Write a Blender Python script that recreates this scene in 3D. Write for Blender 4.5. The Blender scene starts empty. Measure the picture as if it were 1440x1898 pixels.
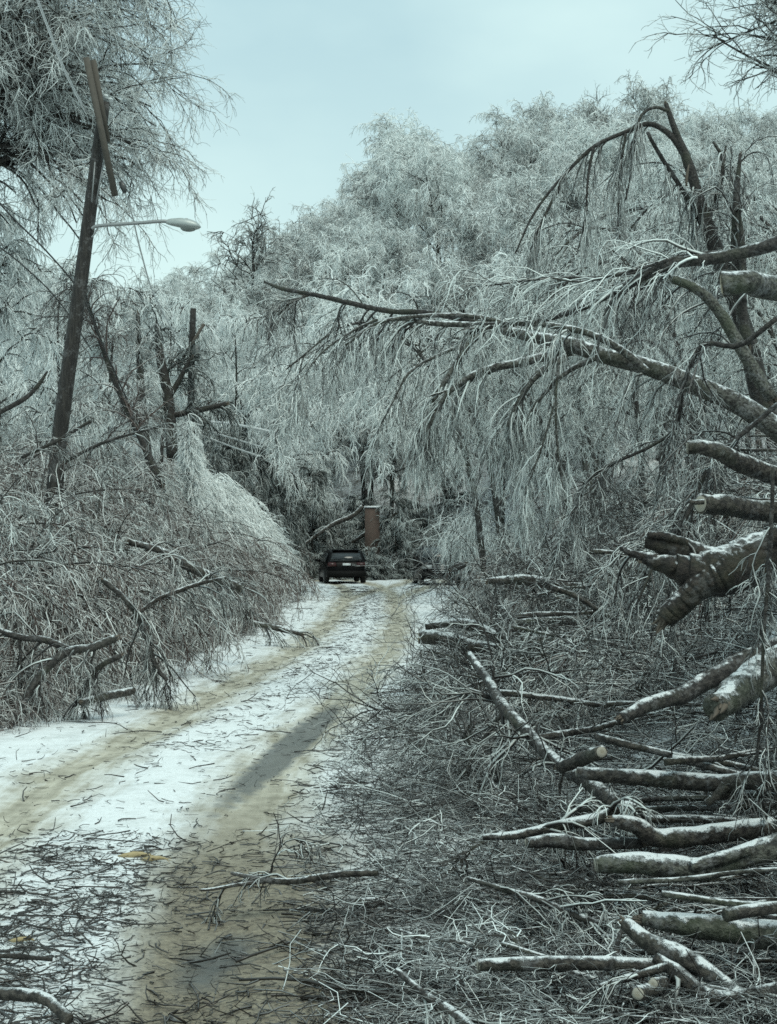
import bpy, math, numpy as np
from mathutils import Vector, Euler

# ------------------------------------------------------------------ camera, sky, sun, exposure
S = bpy.context.scene
C = S.collection
F, CX, CY, CAMZ = 2888.0, 720.0, 949.0, 1.9      # focal length and centre in photo pixels, eye height in metres
PITCH = math.atan((1005 - 949) / F)
cam = bpy.data.cameras.new('camera'); cam_o = bpy.data.objects.new('camera', cam); C.objects.link(cam_o)
cam_o.location = (0, 0, CAMZ); cam_o.rotation_euler = (math.pi / 2 + PITCH, 0, 0)
cam.sensor_fit = 'VERTICAL'; cam.sensor_height = 36.0; cam.lens = 36.0 * F / 1898.0
cam.clip_start = 0.1; cam.clip_end = 3000
S.camera = cam_o

SUN_EL, SUN_AZ = math.radians(58), math.radians(150)
w = bpy.data.worlds.new('World'); S.world = w; w.use_nodes = True
nt = w.node_tree; N = nt.nodes; Lk = nt.links; N.clear()
out = N.new('ShaderNodeOutputWorld'); bg = N.new('ShaderNodeBackground'); bg.inputs['Strength'].default_value = 0.082
sky = N.new('ShaderNodeTexSky'); sky.sky_type = 'NISHITA'; sky.sun_disc = False
sky.sun_elevation = SUN_EL; sky.sun_rotation = SUN_AZ; sky.air_density = 1.5; sky.dust_density = 3
tc = N.new('ShaderNodeTexCoord'); mp = N.new('ShaderNodeMapping'); mp.inputs['Scale'].default_value = (1.5, 1.5, 3.2)
mp.inputs['Location'].default_value = (0.35, 0.0, 0.2)
nz = N.new('ShaderNodeTexNoise'); nz.inputs['Scale'].default_value = 1.9; nz.inputs['Detail'].default_value = 5; nz.inputs['Roughness'].default_value = .5
rp = N.new('ShaderNodeValToRGB'); rp.color_ramp.elements[0].position = .36; rp.color_ramp.elements[1].position = .68
rp.color_ramp.elements[0].color = (4.75, 6.95, 7.5, 1); rp.color_ramp.elements[1].color = (7.0, 9.3, 9.2, 1)
sx = N.new('ShaderNodeSeparateXYZ')
mr = N.new('ShaderNodeMapRange'); mr.inputs['From Min'].default_value = .34; mr.inputs['From Max'].default_value = .06
mr.inputs['To Min'].default_value = 0; mr.inputs['To Max'].default_value = .9
mxh = N.new('ShaderNodeMix'); mxh.data_type = 'RGBA'; mxh.inputs[7].default_value = (7.6, 9.9, 9.5, 1)
mxs = N.new('ShaderNodeMix'); mxs.data_type = 'RGBA'; mxs.inputs[0].default_value = .93
Lk.new(tc.outputs['Generated'], mp.inputs[0]); Lk.new(mp.outputs[0], nz.inputs['Vector']); Lk.new(nz.outputs['Fac'], rp.inputs[0])
Lk.new(tc.outputs['Generated'], sx.inputs[0]); Lk.new(sx.outputs[2], mr.inputs['Value']); Lk.new(mr.outputs[0], mxh.inputs[0])
Lk.new(rp.outputs[0], mxh.inputs[6]); Lk.new(sky.outputs[0], mxs.inputs[6]); Lk.new(mxh.outputs[2], mxs.inputs[7])
Lk.new(mxs.outputs[2], bg.inputs['Color']); Lk.new(bg.outputs[0], out.inputs[0])

sl = bpy.data.lights.new('sun', 'SUN'); sl.energy = 1.5; sl.angle = math.radians(35); sl.color = (.97, 1.0, .88)
so = bpy.data.objects.new('sun', sl); C.objects.link(so)
sd = Vector((math.sin(SUN_AZ) * math.cos(SUN_EL), math.cos(SUN_AZ) * math.cos(SUN_EL), math.sin(SUN_EL)))
so.rotation_euler = (-sd).to_track_quat('-Z', 'Y').to_euler(); so.location = (0, 0, 60)

S.view_settings.view_transform = 'Standard'; S.view_settings.look = 'None'
S.view_settings.exposure = 0.36; S.view_settings.gamma = 1.0
S.render.engine = 'CYCLES'
cy = S.cycles; cy.max_bounces = 5; cy.diffuse_bounces = 4; cy.glossy_bounces = 2; cy.transmission_bounces = 2
cy.transparent_max_bounces = 4; cy.use_denoising = False; cy.caustics_reflective = False; cy.caustics_refractive = False
cy.filter_width = 1.6

# ------------------------------------------------------------------ helpers: pixels to places, tubes, growth
RNG = np.random.default_rng(20)
cp, sp = math.cos(PITCH), math.sin(PITCH)
def at(px, py, d):
    """the point seen at photo pixel (px, py), d metres in front of the camera"""
    a, b = (px - CX) / F, (CY - py) / F
    y, z = cp - sp * b, sp + cp * b
    return np.array([a / y * d, d, CAMZ + z / y * d])

def smooth(P, n):
    """Catmull-Rom through the points, n samples"""
    P = np.asarray(P, float)
    if P.ndim == 1: P = P[:, None]
    if len(P) == 2: t = np.linspace(0, 1, n)[:, None]; return P[0] * (1 - t) + P[1] * t
    Q = np.vstack([2 * P[0] - P[1], P, 2 * P[-1] - P[-2]])
    s = np.linspace(0, len(P) - 1 - 1e-6, n); i = s.astype(int); t = (s - i)[:, None]
    a, b, c, d = Q[i], Q[i + 1], Q[i + 2], Q[i + 3]
    return .5 * (2 * b + (c - a) * t + (2 * a - 5 * b + 4 * c - d) * t * t + (3 * b - a - 3 * c + d) * t ** 3)

def pixline(pts, d, th, n=18, jag=0.0, rng=RNG):
    """polyline through photo pixels at depth d (one value or one per point), thickness th in photo pixels -> P (1,n,3), R (1,n)"""
    m = len(pts); d = np.full(m, d, float) if np.isscalar(d) else np.interp(np.linspace(0, 1, m), np.linspace(0, 1, len(d)), d)
    th = np.full(m, th, float) if np.isscalar(th) else np.interp(np.linspace(0, 1, m), np.linspace(0, 1, len(th)), th)
    W = np.array([at(x, y, q) for (x, y), q in zip(pts, d)])
    R = th / 2 / F * d
    P = smooth(W, n); R = smooth(R, n)[:, 0]
    if jag:
        jag = jag * min(1., np.linalg.norm(P[-1] - P[0]) / 2.2)
        J = rng.normal(0, jag * 2.2, (n + 6, 3)); J = np.stack([np.convolve(J[:, k], np.ones(7) / 7, 'valid') for k in range(3)], -1)
        P = P + J * np.clip(np.minimum(np.arange(n), np.arange(n)[::-1]) / 3, 0, 1)[:, None]
    return P[None], R[None]

def nrm(v): return v / np.maximum(np.linalg.norm(v, axis=-1, keepdims=True), 1e-9)

def grow(rng, P, R, n, L, ang, K=5, rs=.6, rmax=1., rmin=.0, droop=0., up=0., wob=.12, t=(.2, 1.), tip=.25, bias=None, lf=0., spr=(.5, 1.3)):
    """n children on every polyline of P"""
    Nn, Kp = P.shape[:2]
    idx = np.repeat(np.arange(Nn), n); M = Nn * n
    tt = rng.uniform(t[0], t[1], M); f = tt * (Kp - 1); i = np.minimum(f.astype(int), Kp - 2); fr = (f - i)[:, None]
    p = P[idx, i] * (1 - fr) + P[idx, i + 1] * fr
    T = nrm(P[idx, i + 1] - P[idx, i])
    r0 = R[idx, i] * (1 - fr[:, 0]) + R[idx, i + 1] * fr[:, 0]
    q = rng.normal(size=(M, 3)); q = nrm(q - (q * T).sum(1, keepdims=True) * T)
    a = (ang * rng.uniform(.55, 1.35, M))[:, None]
    D = np.cos(a) * T + np.sin(a) * q
    D[:, 2] += up
    if bias is not None: D = D + np.asarray(bias)
    D = nrm(D)
    ln = L * rng.uniform(spr[0], spr[1], M) * (1 - lf * tt)
    out = np.empty((M, K, 3)); out[:, 0] = p
    for k in range(1, K):
        D = D + rng.normal(0, wob, (M, 3)); D[:, 2] -= droop / (K - 1) * 1.5
        D = nrm(D)
        p = p + D * (ln / (K - 1))[:, None]; out[:, k] = p
    rr = np.clip(r0 * rs, rmin, rmax)
    return out, rr[:, None] * np.linspace(1, tip, K)[None]

class Geo:
    def __init__(s): s.v, s.q, s.ice, s.n = [], [], [], 0
    def tubes(s, P, R, sides=3, ice=(.2, .6), rng=RNG, lump=0., cap=False):
        Nn, K = P.shape[:2]
        if Nn == 0: return s
        T = np.gradient(P, axis=1); T = nrm(T)
        u = rng.normal(size=(Nn, 3)); u = nrm(u - (u * T[:, 0]).sum(1, keepdims=True) * T[:, 0])
        ang = np.arange(sides) * 2 * math.pi / sides; co, si = np.cos(ang), np.sin(ang)
        V = np.empty((Nn, K, sides, 3))
        if lump:
            lmp = rng.normal(0, lump * 1.6, (Nn, K, sides))
            for _ in range(2): lmp = (np.roll(lmp, 1, 2) + lmp * 2 + np.roll(lmp, -1, 2)) / 4
            lmp[:, 1:-1] = (lmp[:, :-2] + lmp[:, 1:-1] * 2 + lmp[:, 2:]) / 4
        for k in range(K):
            u = nrm(u - (u * T[:, k]).sum(1, keepdims=True) * T[:, k]); v = np.cross(T[:, k], u)
            rr = R[:, k][:, None, None]
            if lump: rr = rr * (1 + lmp[:, k][..., None])
            V[:, k] = P[:, k][:, None] + rr * (co[None, :, None] * u[:, None] + si[None, :, None] * v[:, None])
        ids = s.n + np.arange(Nn * K * sides).reshape(Nn, K, sides)
        a = ids[:, :-1]; b = ids[:, 1:]
        q = np.stack([a, np.roll(a, -1, 2), np.roll(b, -1, 2), b], -1).reshape(-1, 4)
        s.v.append(V.reshape(-1, 3)); s.q.append(q); s.n += V.size // 3
        iv = rng.uniform(ice[0], ice[1], Nn)
        if len(ice) > 2: iv = np.where(rng.uniform(0, 1, Nn) < ice[2], rng.uniform(0, .1, Nn), iv)
        s.ice.append(np.repeat(iv, K * sides))
        if cap:
            for e, sgn in ((0, 1), (K - 1, -1)):
                c = P[:, e]; s.v.append(c); cid = s.n + np.arange(Nn); s.n += Nn
                s.ice.append(np.full(Nn, ice[0]))
                r = ids[:, e]; r2 = np.roll(r, -1, 1)
                cc = np.repeat(cid, sides)
                tri = np.stack([cc, r2.ravel(), r.ravel(), cc] if sgn > 0 else [cc, r.ravel(), r2.ravel(), cc], -1)
                s.q.append(tri)
        return s
    def faces(s, V, Q, ice=.3):
        V = np.asarray(V, float); Q = np.asarray(Q, int)
        s.v.append(V); s.q.append(Q + s.n); s.n += len(V); s.ice.append(np.full(len(V), ice)); return s
    def box(s, c, half, rot=None):
        c = np.asarray(c, float); h = np.asarray(half, float)
        V = np.array([[x, y, z] for x in (-1, 1) for y in (-1, 1) for z in (-1, 1)], float) * h
        if rot is not None: V = V @ np.array(Euler(rot).to_matrix()).T
        return s.faces(V + c, [[0, 1, 3, 2], [4, 6, 7, 5], [0, 4, 5, 1], [2, 3, 7, 6], [0, 2, 6, 4], [1, 5, 7, 3]])
    def build(s, name, mat, parent=None, flat=False):
        V = np.concatenate(s.v).astype(np.float32); Q = np.concatenate(s.q).astype(np.int32)
        if parent is not None: V = V - np.array(parent.location, np.float32)
        tri = Q[:, 0] == Q[:, 3]
        me = bpy.data.meshes.new(name)
        nl = np.where(tri, 3, 4); st = np.concatenate([[0], np.cumsum(nl)[:-1]]).astype(np.int32)
        mask = np.ones(Q.shape, bool); mask[tri, 3] = False
        loops = Q[mask]
        me.vertices.add(len(V)); me.vertices.foreach_set('co', V.ravel())
        me.loops.add(len(loops)); me.loops.foreach_set('vertex_index', loops)
        me.polygons.add(len(Q)); me.polygons.foreach_set('loop_start', st)
        if not flat: me.polygons.foreach_set('use_smooth', np.ones(len(Q), bool))
        at_ = me.attributes.new('ice', 'FLOAT', 'POINT'); at_.data.foreach_set('value', np.concatenate(s.ice).astype(np.float32))
        me.update(calc_edges=True)
        me.materials.append(mat)
        o = bpy.data.objects.new(name, me); C.objects.link(o)
        if parent is not None: o.parent = parent
        return o

def tag(o, label, cat, group=None):
    o['label'] = label; o['category'] = cat
    if group: o['group'] = group
    return o
def thing(name, label, cat, loc=(0, 0, 0), group=None):
    o = bpy.data.objects.new(name, None); C.objects.link(o); o.location = tuple(float(q) for q in loc)
    o.empty_display_size = .2
    return tag(o, label, cat, group)
def dup(root, loc, rot=(0, 0, 0), sc=1., label=None, group=None):
    r = root.copy(); C.objects.link(r); r.location = tuple(float(q) for q in loc); r.rotation_euler = rot
    r.scale = (sc, sc, sc) if np.isscalar(sc) else sc
    if label: r['label'] = label
    if group: r['group'] = group
    for ch in list(root.children):
        c = ch.copy(); C.objects.link(c); c.parent = r
        for g in list(ch.children):
            e = g.copy(); C.objects.link(e); e.parent = c
    return r
class Kit:
    """one of a kind, used first where it is first needed and copied after"""
    def __init__(s, roots): s.roots, s.used = roots, [False] * len(roots)
    def put(s, k, loc, rot=(0, 0, 0), sc=1., label=None, group=None):
        k %= len(s.roots); r = s.roots[k]
        if s.used[k]: return dup(r, loc, rot, sc, label, group)
        s.used[k] = True; r.location = tuple(float(q) for q in loc); r.rotation_euler = rot; r.scale = (sc, sc, sc) if np.isscalar(sc) else sc
        if label: r['label'] = label
        if group: r['group'] = group
        return r

# ------------------------------------------------------------------ materials
def newmat(name):
    m = bpy.data.materials.new(name); m.use_nodes = True
    return m, m.node_tree.nodes, m.node_tree.links, m.node_tree.nodes['Principled BSDF']
def mixc(n, l, f, a, b):
    x = n.new('ShaderNodeMix'); x.data_type = 'RGBA'
    for sock, val in ((x.inputs[0], f), (x.inputs[6], a), (x.inputs[7], b)):
        if hasattr(val, 'links'): l.new(val, sock)
        else: sock.default_value = val if not isinstance(val, tuple) else (*val, 1)
    return x.outputs[2]
def mth(n, l, op, a, b=None, c=None, clamp=False):
    x = n.new('ShaderNodeMath'); x.operation = op; x.use_clamp = clamp
    for k, v in enumerate((a, b, c)):
        if v is None: continue
        if hasattr(v, 'links'): l.new(v, x.inputs[k])
        else: x.inputs[k].default_value = v
    return x.outputs[0]
def noise(n, l, scale, det=2, rough=.5, vec=None, out='Fac'):
    x = n.new('ShaderNodeTexNoise'); x.inputs['Scale'].default_value = scale; x.inputs['Detail'].default_value = det; x.inputs['Roughness'].default_value = rough
    if vec is not None: l.new(vec, x.inputs['Vector'])
    return x.outputs[out]

def twig_mat(name, bark, frost, gain=1., top=.45, patch=.7, bias=0., pscale=1.1, spec=.5):
    """thin wood under clear and milky ice: 'ice' says how coated a twig is, upward sides carry more, coverage drifts in patches"""
    m, n, l, b = newmat(name)
    ge = n.new('ShaderNodeNewGeometry'); a = n.new('ShaderNodeAttribute'); a.attribute_name = 'ice'
    sz = n.new('ShaderNodeSeparateXYZ'); l.new(ge.outputs['Normal'], sz.inputs[0])
    no = noise(n, l, pscale, 2, .6, ge.outputs['Position'])
    f = mth(n, l, 'MULTIPLY_ADD', a.outputs['Fac'], gain, bias)
    f = mth(n, l, 'MULTIPLY_ADD', sz.outputs[2], top, f)
    f = mth(n, l, 'ADD', f, mth(n, l, 'MULTIPLY_ADD', no, patch * 2, -patch))
    f = mth(n, l, 'MULTIPLY_ADD', f, 1.5, -.22, True)
    l.new(mixc(n, l, f, bark, frost), b.inputs['Base Color'])
    b.inputs['Roughness'].default_value = .24; b.inputs['Specular IOR Level'].default_value = spec
    return m
M_FAR = twig_mat('frosted_twigs_far', (.08, .077, .07), (.84, .89, .88), 1., .38, .65, .15, .35)
M_MID = twig_mat('frosted_twigs_mid', (.045, .042, .038), (.80, .86, .84), 1., .40, .5, .05, .9)
M_NEAR = twig_mat('iced_twigs_near', (.024, .02, .018), (.76, .82, .80), .95, .55, .45, -.12, 2.2)
M_RED = twig_mat('reddish_brush_twigs', (.075, .046, .038), (.72, .75, .73), .95, .50, .55, -.10, 1.1)
M_PALE = twig_mat('pale_iced_needles', (.22, .21, .19), (.88, .92, .91), 1.2, .45, .6, .22, 1.3)
M_DARK = twig_mat('dark_evergreen_sprays', (.030, .036, .032), (.58, .63, .62), .7, .42, .5, -.02, .6)
M_PILE = twig_mat('dark_brush_twigs', (.016, .013, .012), (.82, .88, .87), 1.15, .66, .35, -.27, 2.6)
M_LITTER = twig_mat('dark_broken_twigs', (.030, .026, .022), (.35, .36, .36), .5, .35, .35, -.18, 3.)

def bark_mat(name, dark, light, moss=(.06, .075, .035), mossk=.25, snow=.5, sc=1., groove=(1, 1, 1), spread=.26):
    m, n, l, b = newmat(name)
    ge = n.new('ShaderNodeNewGeometry'); sz = n.new('ShaderNodeSeparateXYZ'); l.new(ge.outputs['Normal'], sz.inputs[0])
    P = ge.outputs['Position']
    mpn = n.new('ShaderNodeMapping'); l.new(P, mpn.inputs[0]); mpn.inputs['Scale'].default_value = groove
    n1 = noise(n, l, 28 * sc, 5, .65, mpn.outputs[0]); n2 = noise(n, l, 6 * sc, 4, .6, P); n3 = noise(n, l, 19 * sc, 4, .7, P)
    c = mixc(n, l, mth(n, l, 'MULTIPLY_ADD', n1, 6.0, -2.6, True), dark, light)
    lich = mth(n, l, 'MULTIPLY_ADD', mth(n, l, 'ADD', mth(n, l, 'MULTIPLY', n2, .6), mth(n, l, 'MULTIPLY', noise(n, l, 33 * sc, 3, .6, P), .4)), 12, -6.3, True)
    c = mixc(n, l, mth(n, l, 'MULTIPLY', lich, .6), c, tuple(min(1, q * 1.6 + .07) for q in (sum(light) / 3,) * 3))
    ms = mth(n, l, 'MULTIPLY', mth(n, l, 'MULTIPLY_ADD', noise(n, l, 3.1 * sc, 3, .6, P), 6, -3.0, True), mossk)
    c = mixc(n, l, ms, c, moss)
    n4 = noise(n, l, 5.2 * sc, 3, .6, P)
    f = mth(n, l, 'ADD', mth(n, l, 'MULTIPLY_ADD', sz.outputs[2], .9, snow - 1.0), mth(n, l, 'MULTIPLY_ADD', n3, 1.5, -.75))
    f = mth(n, l, 'ADD', f, mth(n, l, 'MULTIPLY_ADD', n4, 1.1, -.55))
    f = mth(n, l, 'MULTIPLY_ADD', f, 1 / spread, 0, True)
    c = mixc(n, l, f, c, (.74, .77, .78))
    l.new(c, b.inputs['Base Color']); b.inputs['Roughness'].default_value = .72
    bp = n.new('ShaderNodeBump'); bp.inputs['Strength'].default_value = 1.; bp.inputs['Distance'].default_value = .03
    l.new(mth(n, l, 'ADD', n1, f), bp.inputs['Height']); l.new(bp.outputs[0], b.inputs['Normal'])
    return m
M_TRUNK = bark_mat('dark_wet_bark', (.010, .008, .007), (.042, .037, .032), snow=.20)
M_ARCH = bark_mat('pale_iced_limb_bark', (.018, .016, .013), (.11, .11, .095), (.06, .07, .04), .4, .50)
M_DARKLOG = bark_mat('dark_rotten_bark', (.007, .005, .004), (.034, .025, .019), (.04, .04, .02), .5, snow=.40)
M_LIMB = bark_mat('iced_limb_bark', (.014, .012, .011), (.062, .056, .05), snow=.36)
M_LOG = bark_mat('log_bark_with_snow', (.013, .011, .009), (.075, .066, .055), snow=.44)
M_SNOWLOG = bark_mat('snowy_log_bark', (.014, .011, .009), (.08, .07, .058), snow=.62)
M_MOSS = bark_mat('mossy_log_bark', (.022, .021, .017), (.12, .12, .10), (.06, .075, .042), .6, .50)
M_POLE = bark_mat('tarred_pole_wood', (.010, .008, .007), (.038, .033, .028), mossk=0, snow=.02, sc=.8, groove=(1.6, 1.6, .10))
M_FARTRUNK = bark_mat('far_trunk_bark', (.018, .017, .015), (.05, .047, .043), snow=.1, sc=.4)

def plain(name, col, rough=.6, metal=0., spec=.5, coat=0., nscale=0, namp=.3):
    m, n, l, b = newmat(name)
    if nscale:
        tcn = n.new('ShaderNodeTexCoord'); no = noise(n, l, nscale, 4, .6, tcn.outputs['Object'])
        l.new(mixc(n, l, no, tuple(q * (1 - namp) for q in col), tuple(min(1, q * (1 + namp)) for q in col)), b.inputs['Base Color'])
    else: b.inputs['Base Color'].default_value = (*col, 1)
    b.inputs['Roughness'].default_value = rough; b.inputs['Metallic'].default_value = metal
    b.inputs['Specular IOR Level'].default_value = spec; b.inputs['Coat Weight'].default_value = coat
    return m
def cut_mat(name, pale, heart):
    m, n, l, b = newmat(name)
    a = n.new('ShaderNodeAttribute'); a.attribute_name = 'ice'
    tcn = n.new('ShaderNodeTexCoord'); no = noise(n, l, 22, 4, .6, tcn.outputs['Object'])
    f = mth(n, l, 'ADD', a.outputs['Fac'], mth(n, l, 'MULTIPLY_ADD', no, .7, -.35))
    rings = mth(n, l, 'SINE', mth(n, l, 'MULTIPLY', f, 42.))
    c = mixc(n, l, mth(n, l, 'MULTIPLY_ADD', f, 3.2, -2.1, True), pale, heart)
    c = mixc(n, l, mth(n, l, 'MULTIPLY_ADD', rings, .12, .12, True), c, tuple(q * .5 for q in pale))
    l.new(c, b.inputs['Base Color']); b.inputs['Roughness'].default_value = .8
    return m
M_CUT = cut_mat('fresh_sawn_wood', (.33, .31, .26), (.27, .24, .18))
M_ROT = cut_mat('sawn_wood_dark_heart', (.42, .36, .26), (.03, .022, .015))
M_CHIP = plain('splintered_yellow_wood', (.36, .29, .16), .8, nscale=30)
M_SPLINT = plain('torn_orange_wood', (.10, .082, .064), .85, nscale=18, namp=.5)

# ------------------------------------------------------------------ ground, road, hillside
def cxr(y): return np.interp(y, [0, 4, 6.1, 9.2, 12.9, 18.6, 28, 38, 50, 58, 66, 73, 82, 100, 140],
                             [-1.4, -1.45, -1.52, -1.74, -1.78, -1.32, -.76, -.55, -.60, -.75, -1.2, -2.0, -4.2, -11, -30])
def sst(a): a = np.clip(a, 0, 1); return a * a * (3 - 2 * a)
def ground(x, y):
    x = np.asarray(x, float); y = np.asarray(y, float)
    u = x - np.where(y < 66, cxr(y), cxr(66.))
    left = np.interp(-u - np.interp(y, [38, 60], [0, 1.3]), [0, 2.5, 4, 6, 9, 15, 40], [0, 0, 1.1, 2.3, 3.2, 4.0, 5])
    right = np.interp(u - np.interp(y, [25, 50], [0, 1.6]), [0, 3.2, 4.5, 6.5, 9, 16, 40], [0, 0, .6, 1.9, 2.8, 4.0, 6])
    near = (left + right) * np.clip(1.25 - y / 300, .3, 1) * np.where(y < 5, np.clip(y / 5, 0, 1), 1)
    right = right + np.interp(u, [4.3, 5.0, 5.6, 9], [0, 2.0, 2.6, 1.6]) * np.clip((13.2 - y) / 2.6, 0, 1) * np.clip((y - 3) / 2, 0, 1)
    near = near * 0 + (left + right) * np.clip(1.25 - y / 300, .3, 1) * np.where(y < 5, np.clip(y / 5, 0, 1), 1)
    b = x / np.maximum(y, 20)
    top = np.interp(b, [-.5, -.25, -.16, -.10, -.055, 0, .1, .25, .5], [7, 10.5, 13, 16, 19, 27, 26.5, 26, 26])
    k = sst((y - 80) / 62)
    return near * (1 - .5 * k) + top * k + np.clip(y - 142, 0, 400) * -.04

def ground_mat():
    m, n, l, b = newmat('snow_with_leaf_litter')
    ge = n.new('ShaderNodeNewGeometry'); P = ge.outputs['Position']
    n1 = noise(n, l, 1.3, 6, .65, P); n2 = noise(n, l, 9, 5, .7, P)
    f = mth(n, l, 'MULTIPLY_ADD', mth(n, l, 'ADD', mth(n, l, 'MULTIPLY', n1, .6), mth(n, l, 'MULTIPLY', n2, .5)), 5.5, -2.75, True)
    c = mixc(n, l, f, (.74, .77, .79), (.07, .058, .045))
    l.new(c, b.inputs['Base Color']); b.inputs['Roughness'].default_value = .75
    bp = n.new('ShaderNodeBump'); bp.inputs['Strength'].default_value = .6; bp.inputs['Distance'].default_value = .05
    l.new(n2, bp.inputs['Height']); l.new(bp.outputs[0], b.inputs['Normal'])
    return m
def grid(xs, ys, zf):
    X, Y = np.meshgrid(xs, ys); Z = zf(X, Y)
    V = np.stack([X, Y, Z], -1).reshape(-1, 3); i = np.arange(len(ys) * len(xs)).reshape(len(ys), len(xs))
    Q = np.stack([i[:-1, :-1], i[:-1, 1:], i[1:, 1:], i[1:, :-1]], -1).reshape(-1, 4)
    return V, Q
xs = np.unique(np.concatenate([np.linspace(-30, 30, 161), np.linspace(-400, -30, 30), np.linspace(30, 400, 30)]))
ys = np.unique(np.concatenate([np.linspace(-40, 0, 9), np.linspace(0, 90, 151), np.linspace(90, 160, 50), np.linspace(160, 900, 24)]))
g = Geo(); V, Q = grid(xs, ys, ground); g.faces(V, Q)
go = g.build('ground', ground_mat()); go['kind'] = 'structure'

def road_mat():
    m, n, l, b = newmat('rutted_snow_and_slush')
    a = n.new('ShaderNodeAttribute'); a.attribute_name = 'lat'           # metres from the middle of the two ruts
    al = n.new('ShaderNodeAttribute'); al.attribute_name = 'along'
    ge = n.new('ShaderNodeNewGeometry'); P = ge.outputs['Position']
    st = n.new('ShaderNodeCombineXYZ'); l.new(a.outputs['Fac'], st.inputs[0]); l.new(mth(n, l, 'MULTIPLY', al.outputs['Fac'], .12), st.inputs[1])
    nst = noise(n, l, 7, 5, .6, st.outputs[0])            # streaks along the ruts
    nb = noise(n, l, .9, 4, .6, P); nf = noise(n, l, 24, 5, .7, P); nm = noise(n, l, 5, 5, .65, P)
    lat = mth(n, l, 'ADD', a.outputs['Fac'], mth(n, l, 'MULTIPLY_ADD', nb, .5, -.25))
    far = mth(n, l, 'MAXIMUM', mth(n, l, 'SUBTRACT', al.outputs['Fac'], 48.), 0.)
    l2_ = mth(n, l, 'SUBTRACT', lat, mth(n, l, 'MULTIPLY', mth(n, l, 'POWER', far, 1.6), .022))
    d = mth(n, l, 'ABSOLUTE', mth(n, l, 'SUBTRACT', mth(n, l, 'ABSOLUTE', lat), .8))
    d = mth(n, l, 'MINIMUM', d, mth(n, l, 'ABSOLUTE', mth(n, l, 'SUBTRACT', mth(n, l, 'ABSOLUTE', l2_), .8)))
    f = mth(n, l, 'MULTIPLY_ADD', d, -2.6, 1.42)          # 1 in the rut, 0 half a metre away
    f = mth(n, l, 'ADD', f, mth(n, l, 'MULTIPLY_ADD', nst, 2.0, -1.0))
    f = mth(n, l, 'MULTIPLY', mth(n, l, 'ADD', f, mth(n, l, 'MULTIPLY_ADD', nm, .8, -.4)), .9, clamp=True)
    snow = mixc(n, l, mth(n, l, 'MULTIPLY_ADD', nf, 4.2, -2.35, True), (.76, .79, .80), (.36, .37, .36))
    snow = mixc(n, l, mth(n, l, 'MULTIPLY_ADD', noise(n, l, 2.4, 5, .7, P), 3.2, -1.55, True), snow, (.46, .48, .47))
    sl_ = mixc(n, l, mth(n, l, 'MULTIPLY_ADD', mth(n, l, 'ADD', nst, nm), 2.0, -1.5, True), (.55, .515, .42), (.26, .24, .185))
    c = mixc(n, l, f, snow, sl_)
    # nearer the camera the right rut has worn down to brown mud and leaf mush
    sy = n.new('ShaderNodeSeparateXYZ'); l.new(P, sy.inputs[0])
    wear = mth(n, l, 'MULTIPLY_ADD', sy.outputs[1], -.30, 3.55, True)
    side = mth(n, l, 'MULTIPLY_ADD', a.outputs['Fac'], 3., -.7, True)
    mud = mixc(n, l, mth(n, l, 'MULTIPLY_ADD', nf, 3, -1.0, True), (.27, .235, .17), (.105, .086, .062))
    mudf = mth(n, l, 'MULTIPLY', mth(n, l, 'MULTIPLY', wear, side), mth(n, l, 'ADD', mth(n, l, 'MULTIPLY_ADD', mth(n, l, 'ABSOLUTE', mth(n, l, 'SUBTRACT', lat, .85)), -1.9, 1.75), mth(n, l, 'MULTIPLY_ADD', nm, 1.2, -.6), clamp=True), clamp=True)
    c = mixc(n, l, mth(n, l, 'MULTIPLY', mudf, .97), c, mud)
    fk = mth(n, l, 'MULTIPLY_ADD', noise(n, l, 46, 4, .7, P), 9, -4.9, True)
    fk = mth(n, l, 'MULTIPLY', fk, mth(n, l, 'MULTIPLY_ADD', sy.outputs[1], -.16, 2.0, True))
    c = mixc(n, l, mth(n, l, 'MULTIPLY', fk, .75), c, (.06, .055, .048))
    # bare wet asphalt showing through: one long streak and one small patch
    def patch(x0, y0, x1, y1, wd, soft):
        vx, vy = x1 - x0, y1 - y0; L = math.hypot(vx, vy); vx /= L; vy /= L
        rx = mth(n, l, 'SUBTRACT', sy.outputs[0], x0); ry = mth(n, l, 'SUBTRACT', sy.outputs[1], y0)
        ta = mth(n, l, 'ADD', mth(n, l, 'MULTIPLY', rx, vx), mth(n, l, 'MULTIPLY', ry, vy))
        tb = mth(n, l, 'ADD', mth(n, l, 'MULTIPLY', rx, -vy), mth(n, l, 'MULTIPLY', ry, vx))
        ea = mth(n, l, 'DIVIDE', mth(n, l, 'ABSOLUTE', mth(n, l, 'SUBTRACT', ta, L / 2)), L / 2)
        eb = mth(n, l, 'DIVIDE', mth(n, l, 'ABSOLUTE', tb), wd)
        e = mth(n, l, 'SQRT', mth(n, l, 'ADD', mth(n, l, 'POWER', ea, 2.), mth(n, l, 'POWER', eb, 2.)))
        e = mth(n, l, 'ADD', e, mth(n, l, 'MULTIPLY_ADD', nm, 1.0, -.5))
        return mth(n, l, 'MULTIPLY_ADD', e, -soft, soft * 1.0, True)
    w1 = patch(-1.20, 10.6, -.55, 18.6, .21, 3.2); w2 = patch(-.85, 6.45, -.70, 7.6, .20, 1.6)
    wf = mth(n, l, 'MAXIMUM', w1, w2)
    c = mixc(n, l, mth(n, l, 'MULTIPLY', wf, .85), c, (.085, .088, .085))
    l.new(c, b.inputs['Base Color'])
    l.new(mth(n, l, 'MULTIPLY_ADD', wf, -.2, .7), b.inputs['Roughness'])
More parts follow.
